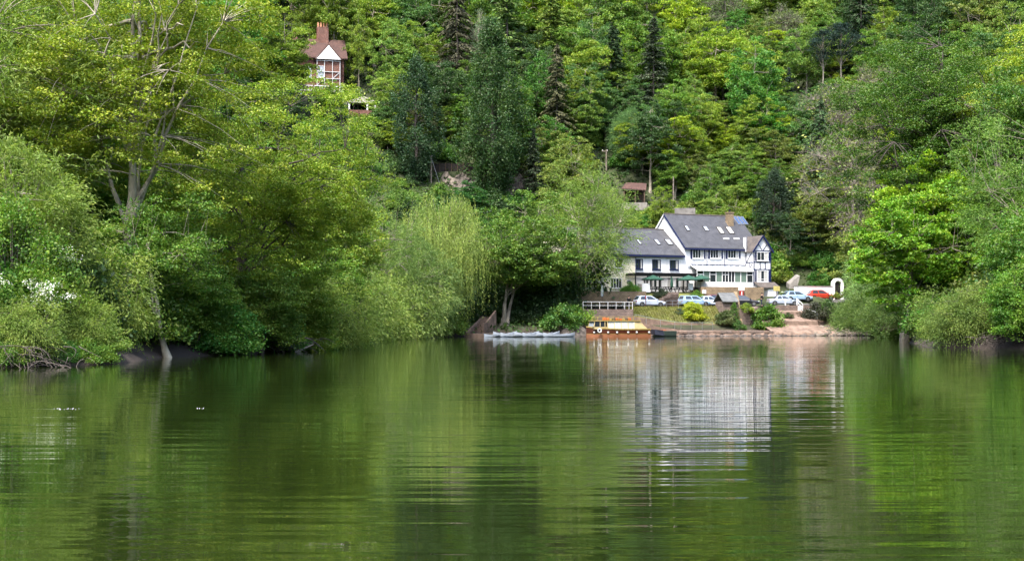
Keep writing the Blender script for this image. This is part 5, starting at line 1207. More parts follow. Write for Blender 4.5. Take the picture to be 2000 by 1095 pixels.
b = MB(); qf = np.random.default_rng(21)
for (px, py, n, w_, d_) in [(135, 798, 16, 60, 1.2), (392, 797, 6, 14, 1.0)]:
    for k in range(n):
        y_ = py + qf.uniform(-d_, d_); Y = CAM_H * F / (y_ - HZ); X = (px + qf.uniform(-w_, w_) * .5 - 1000) * Y / F; r = qf.uniform(.003, .009) * max(1, Y / 30)
        b.lathe([(r, -.004), (r * .9, .006), (r * .3, .012)], (X, Y, 0.0), 6)
tag(b.build('floating_flecks', 'white_paint'), 'tiny pale seed flecks and foam drifting on the river', 'flecks', kind='stuff')
# ------------------------------------------------------------------ plant kinds
PROTO['alder_big'] = broad(11, 24, 7.6, 0.22, 460, 240, 0.15, 0.9, 0.22, (1.5, 0.0), 2, limbs=36, up=1.1, wr=0.46, shell=0.5)
PROTO['alder_lean'] = broad(12, 19, 7.4, 0.08, 470, 240, 0.155, 0.9, 0.24, (5.2, -1.5), 1, limbs=30, up=1.0, spread=0.9)
PROTO['alder_mid'] = broad(13, 18, 6.0, 0.12, 330, 190, 0.17, 0.85, 0.26, (1.5, -0.5), 1, limbs=20, up=0.7)
PROTO['alder_small'] = broad(14, 9.5, 3.2, 0.28, 150, 170, 0.13, 0.7, 0.3, (-0.9, 0.3), 1, limbs=10, wr=0.17, spread=0.5)
PROTO['willow_tall'] = broad(15, 20, 6.5, 0.1, 360, 150, 0.27, 1.2, 0.35, (0.5, 0), 2, 'willow', limbs=22, width=0.24)
PROTO['willow_round'] = broad(16, 15, 5.4, 0.1, 300, 150, 0.28, 1.15, 0.4, (1.5, 0), 2, 'willow', limbs=22, width=0.24)
PROTO['willow_airy'] = broad(19, 18.5, 6.6, 0.1, 340, 130, 0.26, 1.2, 0.4, (2.6, 0), 2, 'willow', limbs=22, width=0.24)
PROTO['weeping_willow'] = weeping(17, 17.5, 7.6, 3000, 0.25)
PROTO['maple'] = broad(18, 14, 4.9, 0.2, 210, 210, 0.22, 0.8, 0.26, (0.8, 0), 1, limbs=16, up=1.0, width=0.75)
for k_, sd in enumerate((21, 22, 23, 24, 25, 26)):
    PROTO['hill_%d' % k_] = broad(sd, 15, (5.0, 5.6, 4.4, 5.2, 6.0, 4.0)[k_], (0.05, 0.08, 0.04, 0.1, 0.06, 0.03)[k_], (120, 110, 120, 90, 130, 110)[k_], (215, 230, 200, 250, 215, 205)[k_], 0.265, 0.92, (0.3, 0.42, 0.38, 0.26, 0.34, 0.42)[k_], (0, 0), 1, limbs=12, up=0.75, shell=0.4)
PROTO['spruce_layered'] = conifer(31, 20, 4.6, 0.12, 30, 6, 0.18, 0.6, 15, 0.8, 0.12)
PROTO['spruce_hanging'] = conifer(32, 20, 4.4, 0.06, 38, 5, 0.42, 0.55, 14, 0.75)
PROTO['spruce_cone'] = conifer(33, 13, 3.4, 0.04, 34, 6, 0.2, 0.45, 17, 0.9)
PROTO['cypress'] = column(34, 23, 4.2, 380, 110, 0.26)
PROTO['ivy_column'] = column(35, 16, 3.2, 220, 100, 0.25)
PROTO['pine'] = pine(36, 17, 2.9)
PROTO['bare_0'] = bare(37, 17, 6.0, 1100, 3600); PROTO['bare_1'] = bare(38, 14, 4.6, 800, 5200)
PROTO['bush_0'] = bush(41, 2.6, 2.2, 70, 80, 0.24); PROTO['bush_1'] = bush(42, 2.2, 2.6, 70, 80, 0.22); PROTO['bush_2'] = bush(43, 3.4, 2.2, 80, 80, 0.26)
for k_ in range(3): PROTO['fine_bush_%d' % k_] = bush(61 + k_, (2.6, 2.2, 3.2)[k_], (2.2, 2.5, 2.1)[k_], 110, 130, 0.15)
PROTO['willow_bush'] = bush(44, 3.6, 3.0, 170, 170, 0.2, 'willow', 0.75); PROTO['hawthorn'] = bush(45, 4.2, 2.6, 90, 80, 0.24, blossom=0.62, cr=0.6)
PROTO['hawthorn_near'] = bush(47, 4.2, 2.6, 130, 190, 0.12, blossom=0.2, cr=0.6)
PROTO['drape_0'] = broad(71, 5.5, 3.4, -0.1, 240, 120, 0.19, 0.95, 0.75, (0.8, 0), 3, 'willow', limbs=16, width=0.28, wr=0.1)
PROTO['drape_1'] = broad(72, 6.5, 3.0, -0.08, 240, 190, 0.135, 0.7, 0.3, (0.6, 0), 3, limbs=16, wr=0.12, up=0.9)
PROTO['hedge_ball'] = bush(46, 2.0, 1.12, 150, 60, 0.13, cr=0.22)

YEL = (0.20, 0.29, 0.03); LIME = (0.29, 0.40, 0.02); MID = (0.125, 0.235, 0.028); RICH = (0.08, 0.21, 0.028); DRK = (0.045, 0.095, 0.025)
PALE = (0.215, 0.305, 0.06); WEEP = (0.26, 0.35, 0.075); CON = (0.038, 0.07, 0.028); BLU = (0.025, 0.048, 0.038); BRN = (0.085, 0.085, 0.05); OLV = (0.165, 0.215, 0.04)

def on_ground(x, y, dz=-0.15): return (x, y, gz(x, y) + dz)

# left bank ---------------------------------------------------------------------------------
plant('alder_big', 'tall two-stemmed alder with pale grey trunks and level boughs on the river bank', 'tree', on_ground(-21.6, 80), (0.255, 0.325, 0.035), 1.0, R(20), name='alder_tree', bark='bark_pale')
plant('willow_tall', 'tall feathery pale green willow beside the two-stemmed alder', 'tree', on_ground(-30.5, 78), PALE, 1.1, R(70), name='willow_tree', leafm='leaf_fine')
plant('willow_round', 'low pale willow hanging over muddy roots at the bank', 'tree', on_ground(-23.4, 69.5, -0.5), PALE, 0.68, R(200), name='willow_tree', leafm='leaf_fine')
plant('willow_bush', 'pale willow bush beside the little leaning alder', 'bush', on_ground(-21.6, 69.0, -0.3), (0.221, 0.319, 0.063), 0.8, R(10), name='willow_bush', leafm='leaf_fine')
plant('alder_small', 'little leaning alder with a bare pale stem standing at the waterline', 'tree', on_ground(-18.75, 77.6, -0.1), MID, 1.0, R(0), name='alder_tree', bark='bark_pale')
plant('alder_lean', 'broad dark-stemmed alder leaning far out over the water', 'tree', on_ground(-18.6, 92), (0.22, 0.315, 0.03), 0.86, R(0), name='alder_tree', bark='bark_dark')
plant('alder_mid', 'leafy alder between the leaning alder and the pale willows', 'tree', on_ground(-17.2, 116), (0.20, 0.29, 0.03), 1.0, R(40), name='alder_tree', bark='bark_dark')
plant('alder_mid', 'second bank alder nearer to the pale willows', 'tree', on_ground(-18.5, 138), (0.156, 0.261, 0.035), 0.95, R(150), name='alder_tree', bark='bark_dark')
plant('willow_tall', 'pale willow growing against the weeping willow', 'tree', on_ground(-15.5, 160), (0.182, 0.283, 0.070), 0.80, R(160), name='willow_tree', leafm='leaf_fine')
plant('willow_round', 'rounded silvery willow low on the bank before the weeping willow', 'tree', on_ground(-11.8, 172, -0.4), (0.176, 0.275, 0.084), 0.82, R(300), name='willow_tree', leafm='leaf_fine')
plant('weeping_willow', 'yellow-green weeping willow trailing its strands above the wooden steps', 'tree', on_ground(-8.9, 177.5), WEEP, 1.02, 0, name='weeping_willow', leafm='leaf_fine', sxy=0.88)
plant('hawthorn_near', 'hawthorn heavy with white blossom half hidden among the willows', 'tree', on_ground(-23.2, 66.0, 1.2), MID, 1.15, R(40), name='hawthorn_tree')
for i_, (x, y, k, c, s, a) in enumerate([(-29, 92, 'hill_4', MID, 1.35, 0), (-33, 104, 'hill_1', YEL, 1.4, 60), (-27, 108, 'alder_mid', (0.156, 0.261, 0.028), 1.3, 200), (-24, 126, 'hill_0', MID, 1.25, 130), (-33, 124, 'hill_3', YEL, 1.4, 10),
        (-27, 146, 'hill_2', RICH, 1.3, 80), (-36, 144, 'hill_4', MID, 1.3, 220), (-24, 160, 'hill_5', YEL, 1.2, 40), (-30, 172, 'hill_1', MID, 1.1, 300), (-20, 184, 'hill_0', MID, 1.0, 30), (-40, 112, 'hill_0', MID, 1.4, 90), (-33, 84, 'hill_2', YEL, 1.4, 50)]):
    plant(k, ['deep-shaded','rounded','pale-topped','spreading','upright','dense','bushy','narrow','lofty','broad','leafy','airy'][i_] + ' broadleaf tree in the wood behind the bank alders and willows', 'tree', on_ground(x, y), c, s, R(a), group='trees of the wood behind the left bank')

# centre shore ------------------------------------------------------------------------------
mdl = broad(51, 16, 7.8, 0.05, 420, 130, 0.25, 0.9, 0.33, (3.6, -1.0), 3, limbs=30, up=0.7, spread=0.8, wr=0.3)
PROTO['alder_clump'] = mdl
plant('alder_clump', 'spreading green alder on three curved trunks above the white canoes', 'tree', on_ground(-1.0, 183.0), (0.12, 0.215, 0.028), 1.0, R(0), name='alder_tree', bark='bark_grey')
plant('hill_4', 'dark leafy tree behind the alder over the canoes', 'tree', on_ground(-4, 194), (0.065, 0.145, 0.028), 0.9, R(60))
plant('willow_airy', 'pale airy willow in front of the cream end of the inn', 'tree', (*site(s_at(1122, 9.2), 9.2)[:2], 3.2), (0.195, 0.297, 0.056), 1.02, R(-10), name='willow_tree', leafm='leaf_fine', bark='bark_grey')
# right bank --------------------------------------------------------------------------------
mp_ = plant('maple', 'bright green maple with a pale swollen trunk foot in the water', 'tree', (36.3, 131, 0.0), (0.165, 0.32, 0.022), 1.0, R(0), name='maple_tree', bark='bark_grey')
rock_lump('trunk_foot', None, (0, 0, .3), (.42, .42, 1.3), 'bark_grey', 12, mp_)
plant('maple', 'yellow-green maple rising behind the bright maple', 'tree', on_ground(42.5, 138), (0.260, 0.420, 0.028), 1.25, R(130), name='maple_tree')
plant('willow_bush', 'pale willow bush overhanging the eroded root bank', 'bush', on_ground(35.3, 108, -0.2), (0.221, 0.304, 0.084), 0.85, R(0), name='willow_bush', leafm='leaf_fine')
plant('willow_bush', 'dark green willow bush crowding the maple trunk', 'bush', on_ground(37.2, 122, -0.2), (0.117, 0.217, 0.042), 0.6, R(120), name='willow_bush', leafm='leaf_fine')
plant('willow_tall', 'broad pale willow filling the bank behind the eroded roots', 'tree', on_ground(43.5, 116), (0.156, 0.275, 0.049), 0.8, R(30), name='willow_tree', leafm='leaf_fine')
plant('alder_big', 'towering ivy-clad tree above the bright maples', 'tree', on_ground(43.5, 142), (0.075, 0.15, 0.02), 1.3, R(200), name='alder_tree', bark='bark_dark')
plant('alder_mid', 'tall leafy tree between the bright maple and the towering tree', 'tree', on_ground(47.5, 127), (0.085, 0.17, 0.022), 1.5, R(60), name='alder_tree', bark='bark_dark')
plant('alder_big', 'second towering tree with yellow-green upper boughs at the right bank', 'tree', on_ground(53, 138), (0.25, 0.33, 0.03), 1.35, R(80), name='alder_tree', bark='bark_grey')
plant('ivy_column', 'dark ivy column wrapped round the trunk of the towering tree', 'ivy', on_ground(42.6, 140.5), (0.036, 0.080, 0.028), 1.25, R(0), name='ivy', leafm='leaf_broad')
plant('alder_mid', 'leafy tree leaning out at the edge of the towering tree', 'tree', on_ground(50, 150), (0.156, 0.290, 0.028), 1.45, R(100), name='alder_tree')
plant('bare_0', 'huge pale ash hardly in leaf behind the white arch', 'tree', on_ground(51, 213), OLV, 1.75, R(30), name='ash_tree', bark='twig')
plant('willow_round', 'silvery willow at the foot of the stony shore', 'tree', (48.2, 183, 0.9), (0.221, 0.362, 0.112), 0.86, R(90), name='willow_tree', leafm='leaf_fine')
plant('willow_round', 'silvery willow leaning over the rubble beside the bright maple', 'tree', on_ground(46.5, 165, -0.3), (0.156, 0.261, 0.070), 0.85, R(250), name='willow_tree', leafm='leaf_fine')
# distinct trees on the hillside: kind, column, row of mid-crown, height m, colour ------------
def hill_tree(kind, px, py, H, col, label, h0, name='broadleaf_tree', leafm='leaf_broad', bark='bark_grey', rz=0, sxy=1.0, group=None):
    p = hill_hit(px, py, H * 0.5)
    return plant(kind, label, 'tree', (p.x, p.y, p.z - 0.3), col, H / h0, R(rz), name=name, leafm=leafm, bark=bark, sxy=sxy, group=group)
CF = dict(leafm='leaf_needle', bark='bark_dark', name='conifer_tree')
SPECIAL = [
 ('spruce_hanging', 893, 70, 26, BRN, 'brown-grey conifer with hanging dry boughs', 20, 30, 0.9, CF),
 ('bare_1', 935, 110, 17, (0.156, 0.246, 0.126), 'slender grey-green birch leaning on the dark cypress', 14, 0, 0.5, dict(name='birch_tree', bark='bark_pale')),
 ('cypress', 962, 220, 29, (0.052, 0.109, 0.028), 'great dark green cypress column on the hillside', 23, 0, 1.0, dict(name='cypress_tree', leafm='leaf_broad', bark='bark_dark')),
 ('spruce_layered', 990, 75, 27, (0.117, 0.189, 0.049), 'tall light green spruce with level tiers behind the cypress', 20, 40, 1.0, CF),
 ('spruce_layered', 1077, 85, 25, (0.150, 0.217, 0.042), 'yellowish spruce with level tiers beside the tall light spruce', 20, 160, 1.05, CF),
 ('spruce_hanging', 1087, 205, 21, (0.098, 0.102, 0.049), 'half-dead conifer with a rusty brown top', 20, 90, 1.0, CF),
 ('ivy_column', 812, 235, 20, (0.042, 0.090, 0.035), 'dark ivy-covered tree near the white garden shelter', 16, 0, 1.0, dict(bark='bark_dark')),
 ('hill_3', 1168, 50, 15, (0.065, 0.131, 0.028), 'dark drooping tree high on the hillside beside the spruces', 15, 0, 1.1, {}),
 ('spruce_layered', 1276, 150, 22, (0.065, 0.090, 0.049), 'thin grey spruce with a bare pale stem', 20, 0, 1.05, CF),
 ('hill_1', 1400, 140, 17, (0.240, 0.348, 0.028), 'large yellow-green beech in the middle of the wood', 15, 0, 1.1, dict(name='beech_tree')),
 ('spruce_cone', 1541, 185, 10, BLU, 'small blue-black conifer beside the twiggy ash', 13, 0, 1.0, CF),
 ('pine', 1608, 140, 16, BLU, 'pine with a bare stem and flat dark head, first of the pair', 17, 0, 1.0, dict(leafm='leaf_needle', bark='bark_grey', name='pine_tree')),
 ('pine', 1642, 132, 17, BLU, 'pine with a bare stem and wider dark head beside the pair\'s first', 17, 120, 1.1, dict(leafm='leaf_needle', bark='bark_grey', name='pine_tree')),
 ('bare_0', 1640, 262, 22, OLV, 'large twiggy ash hardly in leaf beside the pines', 17, 0, 1.25, dict(name='ash_tree', bark='twig')),
 ('bare_0', 1720, 200, 16, OLV, 'twiggy grey ash against the towering bank tree', 17, 140, 1.1, dict(name='ash_tree', bark='twig')),
 ('bare_1', 1520, 70, 13, (0.143, 0.189, 0.070), 'bare-stemmed twiggy tree high above the yellow-green beech', 14, 20, 1.1, dict(name='ash_tree', bark='twig')),
 ('bare_1', 1425, 35, 13, (0.143, 0.217, 0.070), 'twiggy tree high on the hill with forked pale stem', 14, 220, 1.1, dict(name='ash_tree', bark='twig')),
 ('hill_2', 1418, 278, 7, LIME, 'small round lime-yellow maple above the inn', 15, 0, 1.1, dict(name='maple_tree', bark='bark_dark')),
 ('hill_0', 1502, 265, 12, (0.072, 0.217, 0.021), 'rich green round tree beside the lime-yellow maple', 15, 0, 1.0, {}),
 ('hill_4', 1275, 265, 11, (0.072, 0.167, 0.035), 'spreading deep green tree below the thin grey spruce', 15, 0, 1.1, {}),
 ('willow_round', 1222, 268, 10, (0.130, 0.246, 0.084), 'soft grey-green tree below the thin grey spruce', 15, 0, 1.0, dict(leafm='leaf_fine')),
 ('spruce_cone', 1042, 325, 12, (0.052, 0.080, 0.042), 'feathery grey spruce at the end of the dark fence', 13, 0, 0.9, CF),
 ('hill_5', 912, 385, 6.5, (0.039, 0.131, 0.025), 'glossy dark green laurel below the rock face', 15, 0, 1.6, {}),
 ('ivy_column', 1512, 405, 12, (0.039, 0.072, 0.039), 'dark grey-green holm oak behind the timbered gable', 16, 0, 1.4, dict(bark='bark_dark')),
 ('hill_3', 1545, 470, 8, (0.046, 0.094, 0.035), 'dark holly filling the corner beside the timbered gable', 15, 0, 1.2, {}),
 ('hill_0', 1212, 118, 11, (0.221, 0.362, 0.025), 'bright yellow-green tree between the spruces', 15, 60, 1.1, {}),
 ('hill_2', 480, 60, 15, YEL, 'bright tree left of the red timbered house', 15, 20, 1.1, {}),
 ('hill_1', 730, 60, 14, YEL, 'yellow-green tree standing over the red timbered house', 15, 20, 1.1, {}),
 ('hill_4', 830, 120, 13, (0.195, 0.290, 0.035), 'broad yellow-green tree beside the brown-grey conifer', 15, 110, 1.0, {}),
 ('hill_2', 556, 125, 17, YEL, 'yellow-green tree screening one side of the red timbered house', 15, 20, 1.0, {}),
 ('hill_5', 640, 196, 8, MID, 'leafy young tree below the balcony of the red timbered house', 15, 70, 1.2, {}),
 ('hill_0', 706, 252, 5, MID, 'bushy tree just below the garden shelter', 15, 10, 1.2, {}),
 ('hill_5', 700, 92, 15, YEL, 'narrow young tree rising beside the red timbered house', 15, 20, .55, {}),
 ('hill_5', 1600, 340, 13, OLV, 'olive-green tree below the large twiggy ash', 15, 0, 1.3, {}),
 ('hill_1', 1660, 400, 14, OLV, 'olive-green spreading tree above the white wall', 15, 60, 1.2, {}),
 ('hill_0', 1590, 440, 11, OLV, 'olive-green tree between dark holly and white arch', 15, 100, 1.2, {}),
]
TREE_XY = []
for kd, px, py, H, c, lab, h0, rz, sxy, kw in SPECIAL:
    t_ = hill_tree(kd, px, py, H, c, lab, h0, rz=rz, sxy=sxy, **kw); TREE_XY.append((t_.location.x, t_.location.y))
for px, py, s, lab in [(1368, 366, 1.0, 'hawthorn in white blossom behind the inn roof, the wider one'), (1463, 368, 0.72, 'small hawthorn in white blossom beside the dark holm oak'), (1425, 397, 0.5, 'low white-flecked hawthorn just above the inn roof')]:
    p = hill_hit(px, py, 2.2 * s)
    plant('hawthorn', lab, 'tree', (p.x, p.y, p.z - 0.3), (0.130, 0.246, 0.042), s * 1.15, R(px), name='hawthorn_tree'); TREE_XY.append((p.x, p.y))

LM = []          # landmarks that other plants can be described by
def lm(ph, x, y): LM.append((ph, x, y))
SHORT = {'brown-grey conifer': 'the brown-grey conifer', 'slender grey-green': 'the slender birch', 'great dark green': 'the great dark cypress', 'tall light green': 'the tall light green spruce', 'yellowish spruce': 'the yellowish spruce', 'half-dead': 'the rusty-topped conifer',
 'dark ivy-covered': 'the ivy-covered tree', 'dark drooping': 'the dark drooping tree', 'thin grey': 'the thin grey spruce', 'large yellow-green': 'the large yellow-green beech', 'small blue-black': 'the small blue-black conifer', 'pine with a bare stem and flat': 'the pair of pines',
 'large twiggy': 'the large twiggy ash', 'twiggy grey ash': 'the grey ash', 'bare-stemmed': 'the bare-stemmed twiggy tree', 'twiggy tree high': 'the forked pale stem', 'small round lime': 'the lime-yellow maple', 'rich green round': 'the rich green round tree',
 'soft grey-green': 'the soft grey-green tree', 'feathery grey': 'the feathery grey spruce', 'glossy dark': 'the glossy laurel', 'dark grey-green holm': 'the dark holm oak', 'olive-green spreading': 'the spreading olive-green tree', 'bright tree left': 'the red house', 'yellow-green tree standing': 'the red timbered house', 'broad yellow-green': 'the broad yellow-green tree', 'bright yellow-green tree between': 'the gap between the spruces'}
for (x_, y_), sp in zip(TREE_XY, SPECIAL):
    for k_, v_ in SHORT.items():
        if sp[5].startswith(k_): lm(v_, x_, y_)
lm('the dark board fence', at(930, 330, Y_FEN).x, Y_FEN); lm('the red-roofed shed', at(1240, 400, Y_SHD).x, Y_SHD); lm('the garden shelter', at(706, 200, Y_SHEL).x, Y_SHEL); lm('the white arch', 47, 206); lm('the inn roof', 30, 212)
lm('the two-stemmed alder', -21.6, 80); lm('the low willow', -21.8, 67.5); lm('the little leaning alder', -18.7, 77.6); lm('the broad leaning alder', -18.6, 92); lm('the second bank alder', -18.5, 138); lm('the silvery willow', -11.8, 172); lm('the weeping willow', -8.9, 177.5); lm('the river steps', -4.5, 179)
lm('the bright maple', 36.3, 131); lm('the towering ivy-clad tree', 43.5, 142); lm('the eroded roots', 36, 101.5); lm('the rubble shore', 48, 184); lm('the broad pale right-bank willow', 43.5, 116)
CN = [('deep green', DRK), ('fresh green', MID), ('yellow-green', YEL), ('rich green', RICH), ('olive-green', OLV), ('lime-green', LIME), ('pale green', PALE), ('dark green', CON)]
def cname(c):
    c = np.array(c, float); return min(CN, key=lambda q: np.abs(np.array(q[1]) - c).sum())[0]
def near(noun, x, y, c, big=''):
    ph, lx, ly = min(LM, key=lambda q: math.hypot(q[1] - x, q[2] - y)); d = math.hypot(lx - x, ly - y)
    rel_ = 'right beside' if d < 5 else ('uphill of' if y > ly + 2.5 and y > 200 else ('close to' if d < 11 else 'some way from'))
    return ' '.join(f'{big} {cname(c)} {noun} {rel_} {ph}'.split())

for x, y, k, c, s, a in [(50, 128, 'hill_2', RICH, 1.0, 0), (48, 106, 'hill_3', MID, 1.0, 50), (42, 104, 'bush_2', RICH, 1.5, 20), (56, 160, 'hill_1', MID, 1.5, 70), (53, 174, 'hill_0', YEL, 1.3, 10), (58, 184, 'hill_4', OLV, 1.25, 120), (50, 196, 'hill_5', OLV, 1.15, 200), (62, 172, 'hill_3', MID, 1.5, 30)]:
    plant(k, near('thicket tree', x, y, c), 'tree', on_ground(x, y), c, s, R(a), group='trees of the right bank thicket')


# the rest of the hillside wood ------------------------------------------------------------
KEEP = [(575, 30, 695, 190, Y_RED), (670, 185, 740, 222, Y_SHEL), (845, 300, 1035, 378, Y_FEN), (1210, 350, 1268, 402, Y_SHD), (1225, 395, 1360, 425, 219), (1300, 340, 1325, 420, 219), (828, 295, 862, 365, 238), (1172, 285, 1195, 335, 236)]
for (x_, y_), sp in zip(TREE_XY, SPECIAL):
    if sp[0] in ('cypress', 'bare_0', 'bare_1', 'spruce_layered', 'spruce_hanging', 'spruce_cone', 'pine', 'ivy_column') or sp[1] in (1400, 1418, 1502, 893):
        g0 = gz(x_, y_); KEEP.append((sp[1] + 0, HZ - F * (g0 + sp[3] - CAM_H) / y_, sp[1] + 1, HZ - F * (g0 + 0.6 * sp[3] - CAM_H) / y_, y_ - 5))
def clear_of(px, top, bot, half, Y):
    for x0, y0, x1, y1, Yk in KEEP:
        if Y < Yk + 3 and px + half > x0 and px - half < x1 and top < y1 and bot > y0: return False
    return True
rg = np.random.default_rng(77); cnt = 0
pal = [MID, MID, YEL, RICH, (0.156, 0.261, 0.042), OLV, DRK, (0.195, 0.290, 0.042), (0.091, 0.189, 0.049), LIME]
for Y in np.arange(213, 318, 7.6):
    for X in np.arange(-0.21 * Y, 0.38 * Y, 8.0):
        x = X + rg.uniform(-3, 3); y = Y + rg.uniform(-3, 3)
        if TREE_XY and min(hypot_ for hypot_ in [math.hypot(x - a, y - b) for a, b in TREE_XY]) < 4.2: continue
        z = gz(x, y)
        if z < 8.5: continue
        H = rg.uniform(13.5, 22); k = 'hill_%d' % rg.integers(0, 6); c = np.array(pal[int(rg.integers(0, len(pal)))]) * rg.uniform(0.85, 1.15)
        conif = rg.uniform() < 0.12
        px = 1000 + F * x / y; top = HZ - F * (z + H - CAM_H) / y; bot = HZ - F * (z - CAM_H) / y; half = 4.2 * H / 15 * F / y
        if y < 226 and 1180 < px < 1530: H *= 0.55; half *= .55; top = HZ - F * (z + H - CAM_H) / y
        ok_ = clear_of(px, top, bot, half, y)
        for fz in (0.75, 0.55, 0.35):
            if ok_: break
            H2 = H * fz; ok_ = clear_of(px, HZ - F * (z + H2 - CAM_H) / y, bot, half * fz, y)
            if ok_: H = H2; conif = False
        if not ok_: continue
        if conif: plant('spruce_hanging' if rg.uniform() < 0.5 else 'spruce_layered', near('conifer in the hillside wood', x, y, CON, 'tall' if H > 14.5 else 'short'), 'tree', (x, y, z - 0.3), np.array(CON) * rg.uniform(0.9, 1.8), H * 1.25 / 20, rg.uniform(0, 6.28), group='conifers of the hillside wood', **CF)
        else: plant(k, near('broadleaf tree in the hillside wood', x, y, c, 'tall' if H > 14.5 else ('middling' if H > 9 else 'low')), 'tree', (x, y, z - 0.3), c, H / 15, rg.uniform(0, 6.28), sxy=rg.uniform(0.72, 1.05), group='broadleaf trees of the hillside wood')
        cnt += 1
for i in range(200):
    px, py = rg.uniform(700, 1790), rg.uniform(20, 400); p = hill_hit(px, py, 1.5)
    if p.z < 8.5 or p.y > 315: continue
    H = rg.uniform(6, 12); half = 3.2 * H / 15 * F / p.y
    if not clear_of(px, HZ - F * (p.z + H - CAM_H) / p.y, HZ - F * (p.z - CAM_H) / p.y, half, p.y): continue
    c = np.array(pal[int(rg.integers(0, len(pal)))]) * rg.uniform(0.7, 1.1)
    plant('hill_%d' % rg.integers(0, 6), near('young tree filling the hillside wood', p.x, p.y, c), 'tree', (p.x, p.y, p.z - 0.4), c, H / 15, rg.uniform(0, 6.28), sxy=rg.uniform(1.0, 1.3), group='young trees filling the hillside wood', name='young_tree'); cnt += 1
for Y in np.arange(150, 320, 10.5):          # the wood goes on up the valley side behind the left bank
    for X in np.arange(-0.24 * Y - 5, -0.24 * Y - 62, -10.0):
        x, y = X + rg.uniform(-3, 3), Y + rg.uniform(-3, 3); z = gz(x, y); H = rg.uniform(15, 22); c = np.array(pal[int(rg.integers(0, len(pal)))])
        if z < 5: continue
        plant('hill_%d' % rg.integers(0, 6), near('tall woodland tree on the valley side', x, y, c), 'tree', (x, y, z - .3), c, H / 15, rg.uniform(0, 6.28), group='trees of the valley side wood', name='woodland_tree')
print('hill trees', cnt)

# shrubs along the banks and on the slopes --------------------------------------------------
def along(poly, step, seed):
    r = np.random.default_rng(seed); out = []
    for a, b in zip(poly[:-1], poly[1:]):
        a = np.array(a); b = np.array(b); L_ = np.linalg.norm(b - a)
        for d in np.arange(0, L_, step): out.append(a + (b - a) * (d + r.uniform(0, step)) / L_)
    return out
rb = np.random.default_rng(5)
for q in along([(-22.0, 61.2), (-18.6, 67), (-19.4, 77), (-16.0, 87.5), (-14.6, 103), (-16, 142), (-14.9, 167), (-9.6, 177)], 2.3, 4):
    if 68.5 < q[1] < 81: continue
    x, y = q + rb.normal(size=2) * 0.6
    nf_ = 0.55 if y < 70 else 1.0; x -= 0.9 * (y < 70)
    c_c = np.array([MID, RICH, DRK, (0.156, 0.261, 0.042)][int(rb.integers(0, 4))]) * rb.uniform(0.8, 1.2); plant(('fine_' if y < 125 else '') + 'bush_%d' % rb.integers(0, 3), near('bank shrub', x, y, c_c), 'bush', on_ground(x, y, -0.1), c_c, nf_ * rb.uniform(0.55, 1.05), rb.uniform(0, 6.28), group='shrubs along the left bank', name='shrub', bark='bark_dark')
for q in along([(49.5, 181), (47.4, 160), (39.2, 134), (36.6, 120), (34.2, 109.5), (38.5, 100), (50, 84)], 3.6, 6):
    if math.hypot(q[0] - 36.3, q[1] - 131) < 2.6: continue
    x, y = q + rb.normal(size=2) * 0.5
    c_c = np.array([MID, RICH, (0.078, 0.145, 0.028), PALE][int(rb.integers(0, 4))]) * rb.uniform(0.8, 1.2); plant(('fine_' if y < 125 else '') + 'bush_%d' % rb.integers(0, 3), near('bank shrub', x, y, c_c), 'bush', on_ground(x, y, -0.1), c_c, rb.uniform(0.5, 1.1), rb.uniform(0, 6.28), group='shrubs along the right bank', name='shrub', bark='bark_dark')
for i in range(90):
    px, py = rb.uniform(760, 1760), rb.uniform(250, 470)
    p = hill_hit(px, py, 0.8)
    if p.z < 8 or (1180 < px < 1530 and py > 395): continue
    if 835 < px < 1035 and 305 < py < 400: continue
    if 1200 < px < 1275 and 340 < py < 420: continue
    c_c = np.array([MID, RICH, DRK, YEL][int(rb.integers(0, 4))]) * rb.uniform(0.8, 1.2); plant('bush_%d' % rb.integers(0, 3), near('slope shrub', p.x, p.y, c_c), 'bush', (p.x, p.y, p.z - 0.2), c_c, rb.uniform(0.6, 1.1), rb.uniform(0, 6.28), group='shrubs on the slope above the inn', name='shrub', bark='bark_dark')

# low growth that covers the wood floor: nobody could count it
rgc = np.random.default_rng(9)
Pc = np.column_stack([rgc.uniform(-100, 105, 170000), rgc.uniform(55, 330, 170000)])
dr_ = seg_dist(Pc, RIVER); rel_ = Pc - SO; s_ = rel_ @ SA; t_2 = rel_ @ SB
ok = (dr_ > 0.6) & ~((s_ > -3) & (s_ < 47) & (t_2 > -5) & (t_2 < 33)) & (np.abs(Pc[:, 0]) < 0.4 * Pc[:, 1] + 6)
Pc = Pc[ok]; Zc = ground(Pc)
uv = leaves(np.column_stack([Pc, Zc + rgc.uniform(0.0, 0.7, len(Pc))]), np.clip(Pc[:, 1] / 300, 0.2, 0.7), rgc, 0.7, 0.55)
uo = obj('undergrowth', np_mesh('undergrowth', uv, np.arange(len(uv)).reshape(-1, 4)), 'leaf_broad')
uo.color = (0.04, 0.075, 0.016, 1); tag(uo, 'low green undergrowth covering the floor of the woods', 'undergrowth', kind='stuff')
